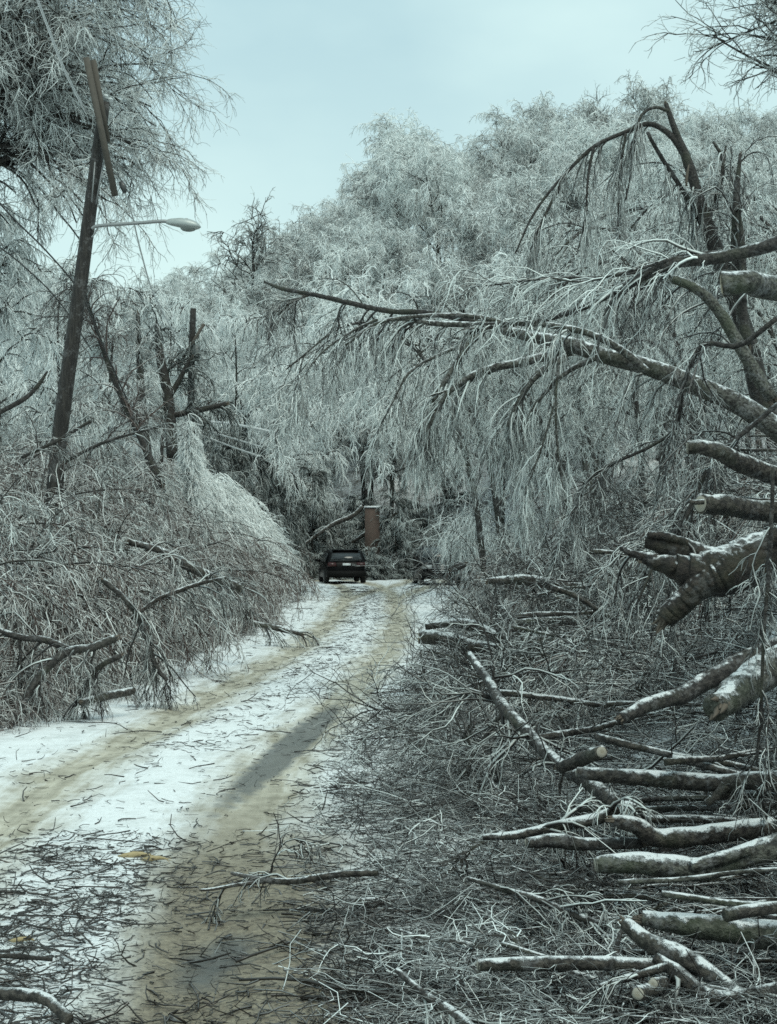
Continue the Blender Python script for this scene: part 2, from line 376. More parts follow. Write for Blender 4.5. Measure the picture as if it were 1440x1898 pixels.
    bp = n.new('ShaderNodeBump'); bp.inputs['Strength'].default_value = .7; bp.inputs['Distance'].default_value = .03
    l.new(mth(n, l, 'ADD', mth(n, l, 'MULTIPLY', nm, .8), mth(n, l, 'MULTIPLY', f, -.6)), bp.inputs['Height']); l.new(bp.outputs[0], b.inputs['Normal'])
    return m
us = np.linspace(-4.6, 5.6, 150); vs = np.concatenate([np.linspace(2, 30, 220), np.linspace(30.2, 88, 180)])
U, Vv = np.meshgrid(us, vs)
ew = 2.4 + np.interp(Vv, [38, 60], [0, 1.3])
edge = np.where(U < -ew, (-ew - U) * .30, 0) + np.where(U > 2.9, (U - 2.9) * np.interp(Vv, [20, 45], [.1, .0]), 0)
rut = -.028 * np.exp(-((np.abs(U) - .8) / .28) ** 2)
Xr = U + cxr(Vv); Zr = .045 + rut - edge + .008 * np.sin(U * 9 + np.sin(Vv * .7) * 2)
g = Geo(); ii = np.arange(U.size).reshape(U.shape)
g.faces(np.stack([Xr, Vv, Zr], -1).reshape(-1, 3), np.stack([ii[:-1, :-1], ii[:-1, 1:], ii[1:, 1:], ii[1:, :-1]], -1).reshape(-1, 4))
ro = g.build('road', road_mat()); ro['kind'] = 'structure'
for nm_, arr in (('lat', U), ('along', Vv)):
    aa = ro.data.attributes.new(nm_, 'FLOAT', 'POINT'); aa.data.foreach_set('value', arr.ravel().astype(np.float32))

# ------------------------------------------------------------------ background trees on the hillside
def wood_tree(name, label, cat, seed, H=11., style='round', rt=.022, mat=M_FAR, nl=15, dens=1., ice=(.25, .85), tmat=M_FARTRUNK, group=None, lean=0.):
    rng = np.random.default_rng(seed); root = thing(name, label, cat, (0, 0, 0), group)
    K = 12; h = np.linspace(0, 1, K)
    ph = rng.uniform(0, 6.28)
    trunk = np.stack([.035 * H * np.sin(h * 3 + ph) * h + lean * h ** 1.5, .035 * H * np.cos(h * 2.6 + ph) * h, h * H * .86], -1)[None]
    R = (.016 * H * (1 - h * .8))[None]
    t = Geo(); t.tubes(trunk, R, 7, (.0, .05), rng)
    limbs, lr = grow(rng, trunk, R, nl, H * .36, .7, 8, .6, up=.35, wob=.15, droop=.45, t=(.28, 1), tip=.3, lf=.35)
    t.tubes(limbs, lr, 5, (0, .1), rng)
    subs, sr = grow(rng, np.concatenate([limbs]), lr, 8, H * .16, .75, 6, .55, rmin=rt * 1.1, wob=.2, droop=.5, up=.12, t=(.2, 1), tip=.5)
    c = Geo(); c.tubes(subs, sr, 3, (ice[0] * .5, ice[1] * .6), rng)
    tw, r2 = grow(rng, subs, sr, int(10 * dens), H * .07, .8, 5, .7, rmin=rt * .8, rmax=rt, droop=.8, up=.1, wob=.3, t=(.15, 1), tip=.6)
    c.tubes(tw, r2, 3, ice, rng)
    t3, r3 = grow(rng, tw, r2, 4, H * .036, .9, 4, .8, rmin=rt * .55, rmax=rt * .85, droop=.8, wob=.35, t=(.1, 1), tip=.5)
    c.tubes(t3, r3, 3, ice, rng)
    t.build('trunk', tmat, root); c.build('crown', mat, root)
    return root
GH = 'ice coated trees massed on the hillside'
LH = 'ice coated tree among the many massed on the wooded hillside beyond the road'
hill = Kit([wood_tree('frosted_tree', LH, 'tree', 100 + k, 11 + k % 3, rt=.027 + .004 * (k % 3), ice=((.2, .8), (.4, .95), (.1, .8))[k % 3], nl=13 + k, group=GH) for k in range(6)])
rng = np.random.default_rng(5); nh = 0
for row, d in enumerate(np.arange(79, 146, 4.6)):
    half = .262 * d; step = 4.3
    for x in np.arange(-half - 2, half + 3, step):
        xx = x + rng.uniform(-1.8, 1.8); yy = d + rng.uniform(-2.2, 2.2)
        if d < 88 and -12 < xx < 4.5: continue
        sc = rng.uniform(.78, 1.12) * (1.0 if xx > -6 else .84)
        hill.put(rng.integers(6), (xx, yy, float(ground(xx, yy)) - .2), (rng.normal(0, .06), rng.normal(0, .06), rng.uniform(0, 6.28)), sc, LH, GH); nh += 1
print('hill trees', nh)

# ------------------------------------------------------------------ trees leaning over the road and standing along it (hand placed)
def hang_tree(name, label, cat, seed, H=8., reach=5., rt=.011, mat=M_MID, dens=1., group=None, ice=(.15, .75), tmat=M_LIMB, tw_len=.6):
    """a tree bowed by ice: trunk arches towards -x, long twigs hang from its limbs"""
    rng = np.random.default_rng(seed); root = thing(name, label, cat, (0, 0, 0), group)
    h = np.linspace(0, 1, 16)
    tr = smooth([(0, 0, 0), (-.10 * reach, .1, .45 * H), (-.35 * reach, 0, .82 * H), (-.70 * reach, -.1, .92 * H), (-1.05 * reach, .1, .76 * H)], 16)[None]
    R = (.0125 * H * (1 - h * .82))[None]
    t = Geo(); t.tubes(tr, R, 8, (0, .05), rng)
    l1, r1 = grow(rng, tr, R, 16, H * .34, .7, 9, .6, up=.25, droop=1.2, wob=.12, t=(.18, 1), tip=.3, bias=(-.15, 0, 0))
    t.tubes(l1, r1, 5, (0, .15), rng)
    l2, r2 = grow(rng, l1, r1, 7, H * .15, .8, 8, .55, rmin=rt * 1.1, droop=1.0, up=.05, wob=.28, t=(.15, 1), tip=.45)
    c = Geo(); c.tubes(l2, r2, 4, (0, ice[1] * .7), rng)
    l3, r3 = grow(rng, l2, r2, int(6 * dens), tw_len, .85, 6, .7, rmin=rt * .8, rmax=rt, droop=1.0, wob=.42, t=(.1, 1), tip=.5)
    c.tubes(l3, r3, 3, ice, rng)
    l4, r4 = grow(rng, l3, r3, 4, tw_len * .4, .9, 5, .8, rmin=rt * .55, rmax=rt * .8, droop=.8, wob=.4, t=(.1, 1), tip=.5)
    c.tubes(l4, r4, 3, ice, rng)
    t.build('trunk', tmat, root); c.build('crown', mat, root)
    return root
GB = 'ice bowed trees along the verge beside the road'
LB = 'ice bowed tree with long hanging twigs on the verge behind the log pile'
bow = Kit([hang_tree('bowed_tree', LB, 'tree', 300 + k, 7.5 + .5 * k, 4.2, .0125 + .001 * k, dens=1.2, group=GB, ice=((.2, .95, .2), (.3, .95, .15), (.2, .9, .3))[k % 3]) for k in range(4)])
rng = np.random.default_rng(8)
spots = [(8.6, 27, .62, .1), (10.2, 31, .6, -.2), (6.2, 29, .5, .15), (8.4, 30, .7, 0), (6.6, 33, .85, -.2), (9.6, 36, .82, .2), (6.2, 38, .85, .3),
         (11, 41, .9, 0), (7.6, 43, 1.0, -.3), (5.6, 46, .78, .2), (9.4, 48, 1.15, .1), (12.6, 50, 1.25, -.2), (7.4, 53, 1.0, .2), (14, 58, 1.3, 0), (10.5, 58, 1.25, .2),
         (7.0, 25, .45, .3), (12.5, 64, 1.35, -.1), (8.4, 66, 1.2, .1), (16, 68, 1.35, .1), (10.0, 74, 1.3, .3)]
for k, (x, y, sc, rz) in enumerate(spots):
    bow.put(k, (x, y, float(ground(x, y)) - .15), (rng.normal(0, .05), rng.normal(0, .05), rz), sc, LB, GB)
ov = Kit([hang_tree('overhanging_tree', 'frost laden tree arching far over the road above the dark car', 'tree', 340 + k, 10.6, 7.0, .024, M_FAR, 1.2, None, (.35, .95), M_FARTRUNK, .7) for k in range(2)])
ov.put(0, (3.6, 57, .1), (0, 0, .1), 1.0, 'frost laden tree arching far over the road above the dark car', 'trees arching over the road')
ov.put(1, (4.6, 61, .2), (0, 0, -.15), 1.08, 'frost laden tree arching over the road behind the nearer arching one', 'trees arching over the road')
ov.put(0, (6.2, 52, .3), (0, 0, .05), .86, 'frost laden tree arching over the half hidden vehicle at the road edge', 'trees arching over the road')

# big crown by the broken utility pole, sparse crown in the opposite upper corner, others standing by the road
def crown_tree(name, label, base, H, seed, spread, rt, mat, dens=1., nl=18, ice=(.2, .75), droop=1., limb_t=(.42, 1), tw=.07, cat='tree', group=None, r=.014, tl=3, sd=8, up=.2, ang=.95, even=False):
    rng = np.random.default_rng(seed); root = thing(name, label, cat, base, group)
    h = np.linspace(0, 1, 14); b = np.array(base, float)
    tr = (b + np.stack([.02 * H * np.sin(h * 4 + seed), .02 * H * np.cos(h * 3 + seed), h * H * .92], -1))[None]
    R = (r * H * (1 - h * .8))[None]
    t = Geo(); t.tubes(tr, R, 8, (0, .05), rng)
    l1, r1 = grow(rng, tr, R, nl, spread, ang, 10, .5, up=up, droop=.7 * droop, wob=.14, t=limb_t, tip=.3, lf=.05 if even else .25, spr=(.8, 1.05) if even else (.5, 1.3))
    t.tubes(l1, r1, 6, (0, .1), rng)
    l2, r2 = grow(rng, l1, r1, sd, spread * .42, .8, 8, .55, rmin=rt * 1.2, droop=.9 * droop, up=.08, wob=.17, t=(.15, 1), tip=.5)
    t.tubes(l2, r2, 4, (0, .3), rng)
    c = Geo()
    l3, r3 = grow(rng, l2, r2, int(10 * dens), H * tw, .8, 6, .7, rmin=rt * .8, rmax=rt, droop=1.3 * droop, wob=.22, t=(.1, 1), tip=.5)
    c.tubes(l3, r3, 3, ice, rng)
    l4, r4 = grow(rng, l3, r3, tl, H * tw * .5, .8, 4, .8, rmin=rt * .55, rmax=rt * .8, droop=1.2 * droop, wob=.28, t=(.1, 1), tip=.5)
    c.tubes(l4, r4, 3, ice, rng)
    t.build('trunk', M_TRUNK, root); c.build('crown', mat, root); return root
x, y = at(-40, 0, 37)[0], 37
crown_tree('large_tree', 'tall wide crowned icy tree hanging over the broken utility pole', (x, y, float(ground(x, y))), 18.5, 41, 5.3, .0115, M_FAR, 1.8, 130, limb_t=(.40, 1), tw=.038, sd=12, droop=.34, up=.12, ang=1.2, ice=(.15, .9, .15), tl=3, even=True)
x, y = at(1530, 0, 48)[0], 48
crown_tree('tall_tree', 'tall bare frosty tree reaching into the sky above the log ends', (x, y, float(ground(x, y))), 21, 44, 5.0, .020, M_FAR, .7, 50, limb_t=(.60, 1), tw=.04, droop=.1, ang=1.1, ice=(.05, .6), tl=2)
for px, d, H, sp_, seed, lab in ((-10, 48, 9.5, 2.6, 51, 'frosty tree standing behind the leaning utility pole, nearest its foot'),
                            (120, 58, 9.5, 2.6, 52, 'frosty tree between the two utility poles, nearer the leaning one'),
                            (215, 66, 10.5, 2.6, 53, 'frosty tree just before the short pole with dead leaf clumps around it'),
                            (310, 72, 11, 2.8, 54, 'frosty tree directly behind the short pole'),
                            (430, 74, 11.5, 3., 55, 'frosty tree behind the slack white wires'),
                            (520, 82, 13, 3.2, 56, 'frosty tree at the bend above the dark hollow')):
    x = at(px, 0, d)[0]
    crown_tree('roadside_tree', lab, (x, d, float(ground(x, d)) - .2), H, seed, sp_, .022, M_FAR, 1.1, 18, (.35, .95), tw=.06, limb_t=(.3, 1), group='trees beyond the embankment', r=.011)
x = at(462, 0, 112)[0]; crown_tree('bare_tree', 'dark bare topped tree rising above the tree line near the lamp', (x, 112, float(ground(x, 112))), 14.2, 61, 3.4, .032, M_FAR, .55, 18, (.0, .6, .3), droop=.15, limb_t=(.5, .95), tw=.05, tl=2, up=.45, ang=.8, r=.018, even=True)
x = at(1095, 0, 150)[0]; crown_tree('bare_tree', 'pale bare tree poking above the middle of the ridge', (x, 150, float(ground(x, 140))), 16.5, 62, 3., .03, M_FAR, .5, 16, (.2, .7), droop=-.2, limb_t=(.6, 1), tw=.05, tl=2)
x = at(1165, 0, 150)[0]; crown_tree('bare_tree', 'slim forked bare tree on the ridge beside the paler one', (x, 150, float(ground(x, 140))), 15.5, 63, 2.4, .03, M_FAR, .4, 10, (.2, .7), droop=-.2, limb_t=(.6, 1), tw=.05, tl=1)

# dark evergreens and undergrowth filling the hollow behind the car
def evergreen(seed, H):
    rng = np.random.default_rng(seed); root = thing('evergreen_shrub', '-', 'shrub')
    h = np.linspace(0, 1, 6); tr = np.stack([0 * h, 0 * h, h * H], -1)[None]; R = (.05 * (1 - .8 * h))[None]
    t = Geo(); t.tubes(tr, R, 5)
    l1, r1 = grow(rng, tr, R, 40, H * .42, 1.2, 6, .5, droop=.5, t=(.05, 1), lf=.55, rmin=.015)
    c = Geo(); c.tubes(l1, r1, 3, (0, .3), rng)
    l2, r2 = grow(rng, l1, r1, 26, H * .12, .8, 4, 1., rmin=.018, rmax=.03, droop=.8, t=(.1, 1), tip=.5)
    c.tubes(l2, r2, 3, (0, .7), rng)
    l3, r3 = grow(rng, l2, r2, 3, H * .06, .8, 3, 1., rmin=.014, rmax=.02, droop=.8, t=(.1, 1), tip=.5)
    c.tubes(l3, r3, 3, (0, .8), rng)
    t.build('stem', M_TRUNK, root); c.build('foliage', M_DARK, root); return root
LE = 'dark evergreen shrub in the hollow where the road bends behind the cars'
eg = Kit([evergreen(70 + k, 3.2) for k in range(3)]); rng = np.random.default_rng(3)
for k in range(30):
    px = rng.uniform(430, 860); d = rng.uniform(78, 92)
    if k < 8: px = 560 + k * 32 ; d = 76.8 + rng.uniform(0, 2)
    x = at(px, 0, d)[0]; sc = rng.uniform(.55, 1.0) if k >= 8 else rng.uniform(.32, .5)
    eg.put(k, (x, d, float(ground(x, d)) - .1), (0, 0, rng.uniform(0, 6)), (sc * 1.3, sc * 1.3, sc * (1.5 if k % 4 == 0 and k > 8 else 1)), LE, 'dark evergreens at the bend')

for k, (px, d) in enumerate(((684, 76.2), (704, 77))):
    x = at(px, 0, d)[0]; eg.put(k, (x, d, float(ground(x, d)) - .1), (0, 0, k * 2.1), (.8, .8, .52 - .10 * k), LE, 'dark evergreens at the bend')
for k, (px, d, sc) in enumerate(((395, 70, 1.25), (430, 72, 1.5), (468, 74, 1.7), (505, 75, 1.6), (540, 77, 1.4), (580, 80, 1.5), (455, 69, 1.0), (500, 71, 1.0))):
    x = at(px, 0, d)[0]; eg.put(k, (x, d, float(ground(x, d)) - .1), (0, 0, k * 1.7), (sc * .8, sc * .8, sc * 1.15), 'tall dark evergreen in the gap between the pale mound and the overhanging crown', 'dark evergreens in the gap')

# ------------------------------------------------------------------ embankment brush, bent saplings, the pale weeping mound
def sapling(seed, mat, n=9, L=2.4, lean=.5, rt=.010, ice=(.05, .6), dens=.8):
    rng = np.random.default_rng(seed); root = thing('bent_sapling', '-', 'sapling')
    P = np.empty((n, 9, 3)); p = np.stack([rng.normal(0, .15, n), rng.normal(0, .15, n), np.zeros(n)], -1)
    D = nrm(np.stack([rng.normal(lean, .5, n), rng.normal(-.15, .4, n), np.ones(n)], -1)); P[:, 0] = p
    ln = L * rng.uniform(.6, 1.2, n)
    for k in range(1, 9):
        D = nrm(D + rng.normal(0, .08, (n, 3)) + np.array([.07 * lean * 2, -.02, -.20])); p = p + D * (ln / 8)[:, None]; P[:, k] = p
    R = rng.uniform(.013, .028, n)[:, None] * np.linspace(1, .35, 9)[None]
    t = Geo(); t.tubes(P, R, 5, (0, .35), rng)
    l1, r1 = grow(rng, P, R, int(11 * dens), L * .33, .6, 7, .6, rmin=rt, rmax=.012, droop=1., wob=.15, t=(.15, 1), tip=.5)
    c = Geo(); c.tubes(l1, r1, 3, ice, rng)
    l2, r2 = grow(rng, l1, r1, 7, L * .14, .7, 5, .8, rmin=rt * .7, rmax=rt, droop=.8, wob=.3, t=(.1, 1), tip=.5)
    c.tubes(l2, r2, 3, ice, rng)
    l3, r3 = grow(rng, l2, r2, 2, L * .06, .8, 3, .8, rmin=rt * .55, rmax=rt * .75, droop=.6, wob=.25, t=(.1, 1), tip=.6)
    c.tubes(l3, r3, 3, ice, rng)
    t.build('stem', M_LIMB, root); c.build('twigs', mat, root); return root
LS = 'bent ice glazed sapling in the reddish thicket covering the embankment'
sap = Kit([sapling(400 + k, M_RED if k % 3 else M_MID, 8 + k % 3, 2.2 + .2 * (k % 3), ice=((.0, .8, .3), (.3, .95, .3), (.1, .95, .35))[k % 3]) for k in range(6)])
rng = np.random.default_rng(12); cnt = 0
while cnt < 165:
    y = 15.5 + (rng.uniform() ** 1.25) * 50; e = float(cxr(y)) - 2.75 - float(np.interp(y, [38, 60], [0, 1.3])); x = rng.uniform(max(-.29 * y, -19), e)
    if rng.uniform() > min(1, (e - x) / 1.5 + .35): continue
    nearedge = (e - x) < .9
    sc = rng.uniform(.65, 1.05) * (1 + max(0, y - 25) / 90) * (.55 if nearedge else 1)
    sap.put(rng.integers(6), (x, y, float(ground(x, y)) - .05), (rng.normal(0, .12), rng.normal(.05, .12), rng.normal(-.35, .55)), sc, LS, 'bent saplings on the embankment'); cnt += 1

LR = 'ice glazed sapling in the tangled thicket beneath the jutting log ends'
rng = np.random.default_rng(19)
for k in range(60):
    y = rng.uniform(12.5, 34); x = rng.uniform(1.6 + .03 * y, .28 * y + .8)
    sap.put(rng.integers(6), (x, y, float(ground(x, y)) - .05), (rng.normal(0, .2), rng.normal(0, .2), math.pi + rng.normal(0, .9)), rng.uniform(.5, .95), LR, 'saplings under the log ends')

for px, d in ((20, 24), (60, 25), (95, 24.5), (130, 26), (165, 25.5), (200, 26.5), (80, 22), (140, 22.5), (20, 20), (235, 28)):
    x = at(px, 0, d)[0]; sap.put(rng.integers(6), (x, d, float(ground(x, d)) - .05), (rng.normal(0, .1), rng.normal(.1, .1), rng.normal(-.35, .4)), rng.uniform(.8, 1.05), LS, 'bent saplings on the embankment')
for k in range(26):
    y = rng.uniform(34, 66); x = rng.uniform(4.2, .2 * y + 1)
    sap.put(rng.integers(6), (x, y, float(ground(x, y)) - .05), (rng.normal(0, .2), rng.normal(0, .2), math.pi + rng.normal(0, .9)), rng.uniform(.9, 1.5), 'ice glazed sapling on the slope behind the pale fallen trunk on the verge', 'saplings behind the fallen trunk')

# undergrowth: uncountable
def flat_twigs(rng, pos, L, th, flat=.12, K=4, wob=.25):
    n = len(pos); a = rng.uniform(0, 6.283, n); D = nrm(np.stack([np.cos(a), np.sin(a), rng.normal(0, flat, n)], -1))
    P = np.empty((n, K, 3)); ln = L if not np.isscalar(L) else np.full(n, L); p = pos - D * (ln / 2)[:, None]; P[:, 0] = p
    for k in range(1, K):
        D = nrm(D + rng.normal(0, wob, (n, 3)) * np.array([1, 1, .3])); p = p + D * (ln / (K - 1))[:, None]; P[:, k] = p
    return P, (th if not np.isscalar(th) else np.full(n, th))[:, None] * np.linspace(1, .55, K)[None]
rng = np.random.default_rng(77); n = 16000
y = 15 + rng.uniform(0, 1, n) ** 1.4 * 48; x = cxr(y) - 2.35 - np.interp(y, [38, 60], [0, 1.3]) - rng.exponential(1.6, n); z = ground(x, y) + rng.exponential(.16, n) + .02
g = Geo(); P, R = flat_twigs(rng, np.stack([x, y, z], -1), rng.uniform(.15, .7, n), rng.uniform(.005, .012, n), .45); g.tubes(P, R, 3, (0, .8), rng)
o = g.build('undergrowth', M_RED); o['kind'] = 'stuff'; tag(o, 'tangle of fine reddish icy twigs covering the embankment beneath the saplings', 'undergrowth')

def mound(name, label, ridge, wid, seed, n, rt, mat, flow=(.45, .15, -.55), L=.6, hgt=None):
    """a heap of drooping pale sprays below a ridge line (points on its crest)"""
    rng = np.random.default_rng(seed); rd = smooth(ridge, 40); base = rd[0].copy(); base[2] = float(ground(base[0], base[1]))
    root = thing(name, label, 'shrub', base)
    k = rng.uniform(0, 38.99, n); i = k.astype(int); f = (k - i)[:, None]; c = rd[i] * (1 - f) + rd[i + 1] * f
    gz = ground(c[:, 0], c[:, 1]); hh = c[:, 2] - gz
    ph = rng.uniform(-1.45, 1.45, n); ww = np.interp(k / 39, np.linspace(0, 1, len(wid)), wid)
    lump = 1 + .30 * np.sin(k * .9 + ph * 2.3) + .22 * np.sin(k * 2.1 - ph * 4)
    sv = np.sin(ph); q = rng.uniform(.55, 1, n) ** .5
    # across the ridge: towards camera (-y, and slightly +x)
    pos = c + np.stack([.75 * sv * ww * lump * q, -.8 * np.abs(sv) * ww * lump * q * np.sign(sv + .6), -hh * (1 - np.cos(ph) * q * (1 + .05 * lump)) * .95], -1)
    D = nrm(np.array(flow) + np.stack([.5 * sv, -.45 * np.ones(n), .25 * np.cos(ph)], -1) + rng.normal(0, .2, (n, 3)) + .55 * np.stack([np.sin(k * 1.7 + ph * 3), np.sin(k * 2.3 - ph * 2), .5 * np.sin(k * 1.1 + ph * 5)], -1))
    K = 6; P = np.empty((n, K, 3)); ln = L * rng.uniform(.5, 1.3, n); p = pos; P[:, 0] = p
    for j in range(1, K):
        D = nrm(D + rng.normal(0, .12, (n, 3)) - np.array([0, 0, .16])); p = p + D * (ln / (K - 1))[:, None]; P[:, j] = p
    R = rng.uniform(.7, 1.1, n)[:, None] * rt * np.linspace(1, .4, K)[None]
    g = Geo(); g.tubes(P, R, 3, (.25, .85), rng)
    l2, r2 = grow(rng, P, R, 4, L * .34, .55, 4, .8, rmin=rt * .6, rmax=rt * .8, droop=.7, wob=.2, t=(.1, 1), tip=.5); g.tubes(l2, r2, 3, (.25, .95), rng)
    st = Geo(); sp_, sr = [], []
    for j in range(3, 38, 4):
        b0 = rd[j].copy(); b0[2] = float(ground(b0[0], b0[1])) - .1
        st.tubes(smooth([b0, b0 * .5 + rd[j] * .5 + rng.normal(0, .15, 3), rd[j] - [0, 0, .15]], 7)[None], np.linspace(.045, .012, 7)[None], 5, (0, .2), rng)
    st.build('stem', M_LIMB, root); g.build('foliage', mat, root); return root
mound('weeping_shrub', 'pale frosted weeping evergreen rising to a pointed tip beside the short pole',
      [at(349, 775, 46), at(352, 815, 46.5), at(362, 855, 48), at(390, 890, 50)], [.14, .36, .6, 1.], 500, 3000, .016, M_PALE, (.15, 0, -.6), .45)
mound('weeping_shrub', 'long mound of pale frosted drooping sprays sloping down to the road edge',
      [at(330, 880, 49), at(400, 885, 51), at(445, 925, 55), at(475, 965, 57), at(508, 1000, 60), at(526, 1055, 61)], [1.2, 1.5, 1.5, 1.2, .9, .4], 501, 5200, .018, M_PALE)
mound('weeping_shrub', 'brownish frosted brush mound leaning out behind the pale one near the road',
      [at(300, 850, 46), at(280, 880, 45), at(330, 950, 47), at(420, 1010, 50), at(480, 1060, 53)], [.6, .8, .9, .8, .5], 502, 1500, .016, M_RED)

# ------------------------------------------------------------------ utility poles, lamp, wires
def frame_box(g, a, b, wd, dp, up=(0, 1, 0)):
    """a squared timber from a to b"""
    a, b = np.asarray(a, float), np.asarray(b, float); T = nrm(b - a); u = nrm(np.cross(T, up)); v = np.cross(T, u)
    V = [p + sx_ * u * wd / 2 + sy_ * v * dp / 2 for p in (a, b) for sx_, sy_ in ((-1, -1), (1, -1), (1, 1), (-1, 1))]
    return g.faces(V, [[0, 3, 2, 1], [4, 5, 6, 7], [0, 1, 5, 4], [1, 2, 6, 5], [2, 3, 7, 6], [3, 0, 4, 7]])
PD = 28.0
b0 = at(95, 900, PD); b0[2] = float(ground(b0[0], PD)) - .3
pole = thing('utility_pole', 'tall leaning wooden utility pole with a snapped twisted crossarm', 'utility pole', at(95, 900, PD) * [1, 1, 0] + [0, 0, float(ground(b0[0], PD))])
g = Geo(); Pp = smooth([b0, at(108, 830, PD), at(150, 520, PD), at(180, 290, PD), at(194, 190, PD)], 26)[None]
g.tubes(Pp, np.linspace(.16, .095, 26)[None], 14, (0, .1), cap=True, lump=.015); g.build('shaft', M_POLE, pole)
M_ARM = plain('weathered_crossarm_timber', (.075, .066, .055), .85, nscale=9, namp=.5)
g = Geo(); frame_box(g, at(160, 108, PD - .25), at(213, 362, PD - .34), .105, .12); g.build('crossarm', M_ARM, pole, True)
g = Geo(); frame_box(g, at(173, 113, PD - .10), at(199, 262, PD - .17), .105, .10); g.build('crossarm', M_ARM, pole, True)
M_IRON = plain('galvanised_iron', (.30, .31, .31), .5, .6, nscale=12)
g = Geo(); frame_box(g, at(176, 300, PD - .2), at(170, 375, PD - .19), .02, .02); frame_box(g, at(192, 300, PD - .2), at(178, 378, PD - .19), .02, .02); g.build('brace', M_IRON, pole, True)
M_PORC = plain('grey_porcelain', (.55, .58, .58), .3)
for px, py in ((186, 172), (196, 180), (204, 186)):
    g = Geo(); c = at(px, py, PD); g.tubes(np.array([[c + [0, 0, q] for q in (-.07, -.04, -.035, 0, .005, .04, .05)]]), np.array([[.025, .03, .06, .04, .055, .04, .01]]), 10, cap=True); g.build('insulator', M_PORC, pole)
g = Geo(); c = at(229, 347, PD - .3); g.tubes(np.array([[c + [-.05, 0, .1], c, c + [.02, 0, -.1]]]), np.array([[.04, .06, .035]]), 10, cap=True); g.build('insulator', plain('dark_insulator', (.05, .05, .05), .4), pole)

lamp = thing('street_lamp', 'grey cobra head street lamp on a long bracket arm of the leaning pole', 'street lamp', at(172, 425, PD))
g = Geo(); Pa = smooth([at(170, 424, PD - .12), at(180, 419, PD - .14), at(215, 416, PD - .2), at(260, 413, PD - .25), at(300, 410, PD - .3), at(318, 412, PD - .3)], 20)[None]
g.tubes(Pa, np.full((1, 20), .032), 8, cap=True); g.tubes(smooth([at(170, 440, PD - .12), at(176, 432, PD - .12), at(182, 420, PD - .14)], 6)[None], np.full((1, 6), .016), 6); g.build('arm', M_IRON, lamp)
# head: a flattened teardrop housing with a lens beneath
K = 16; s = np.linspace(0, 1, K); a0, a1 = at(308, 412, PD - .3), at(373, 421, PD - .3)
wprof = np.interp(s, [0, .08, .3, .6, .85, .96, 1], [.03, .055, .10, .13, .115, .07, .0]); hu = np.interp(s, [0, .1, .4, .7, .9, 1], [.04, .075, .115, .115, .08, 0]); hd = np.interp(s, [0, .1, .4, .7, .9, 1], [.03, .045, .06, .075, .05, 0])
Vv_ = []; m_ = 16
for k in range(K):
    c = a0 + (a1 - a0) * s[k]
    for j in range(m_):
        t_ = 2 * math.pi * j / m_; zz = math.sin(t_); Vv_.append(c + np.array([0, wprof[k] * math.cos(t_), (hu[k] if zz > 0 else hd[k]) * zz]))
i_ = np.arange(K * m_).reshape(K, m_); a_, b_ = i_[:-1], i_[1:]
Qh = np.stack([a_, b_, np.roll(b_, -1, 1), np.roll(a_, -1, 1)], -1).reshape(-1, 4)
g = Geo(); g.faces(Vv_, Qh); g.build('housing', plain('lamp_housing_grey', (.36, .39, .38), .45, .3, nscale=10, namp=.15), lamp)
c = a0 * .36 + a1 * .64 + [0, 0, -.03]; Vl = []; rings_ = ((1, 0), (.93, -.035), (.7, -.065), (.35, -.08), (.02, -.085))
for rr, zz in rings_:
    for j in range(14): t_ = 2 * math.pi * j / 14; Vl.append(c + np.array([.155 * rr * math.cos(t_), .095 * rr * math.sin(t_), zz]))
i_ = np.arange(70).reshape(5, 14); a_, b_ = i_[:-1], i_[1:]
g = Geo(); g.faces(Vl, np.stack([a_, np.roll(a_, -1, 1), np.roll(b_, -1, 1), b_], -1).reshape(-1, 4)); g.build('lens', plain('frosted_lamp_lens', (.18, .2, .19), .25), lamp)
g = Geo(); c = a0 * .42 + a1 * .58; g.tubes(np.array([[c + [0, 0, q] for q in (.06, .09, .12, .125)]]), np.array([[.03, .03, .025, .005]]), 8, cap=True); g.build('photocell', M_IRON, lamp)

P2 = 56.0
b2 = at(356, 900, P2); b2[2] = float(ground(b2[0], P2)) - .2
p2 = thing('utility_pole', 'short weathered utility pole with broken top among the frosty trees', 'utility pole', b2)
g = Geo(); g.tubes(smooth([b2, at(354, 780, P2), at(355, 660, P2), at(358, 572, P2)], 14)[None], np.linspace(.15, .11, 14)[None], 12, cap=True, lump=.03); g.build('shaft', M_POLE, p2)
g = Geo(); frame_box(g, at(335, 672, P2 - .2), at(378, 600, P2 - .25), .09, .11); g.build('crossarm', M_ARM, p2, True)
g = Geo(); g.tubes(np.array([[at(364, 640, P2 - .25), at(364, 655, P2 - .25), at(364, 668, P2 - .25)]]), np.array([[.13, .15, .13]]), 10, cap=True); g.build('transformer', plain('transformer_grey', (.1, .11, .11), .5), p2)

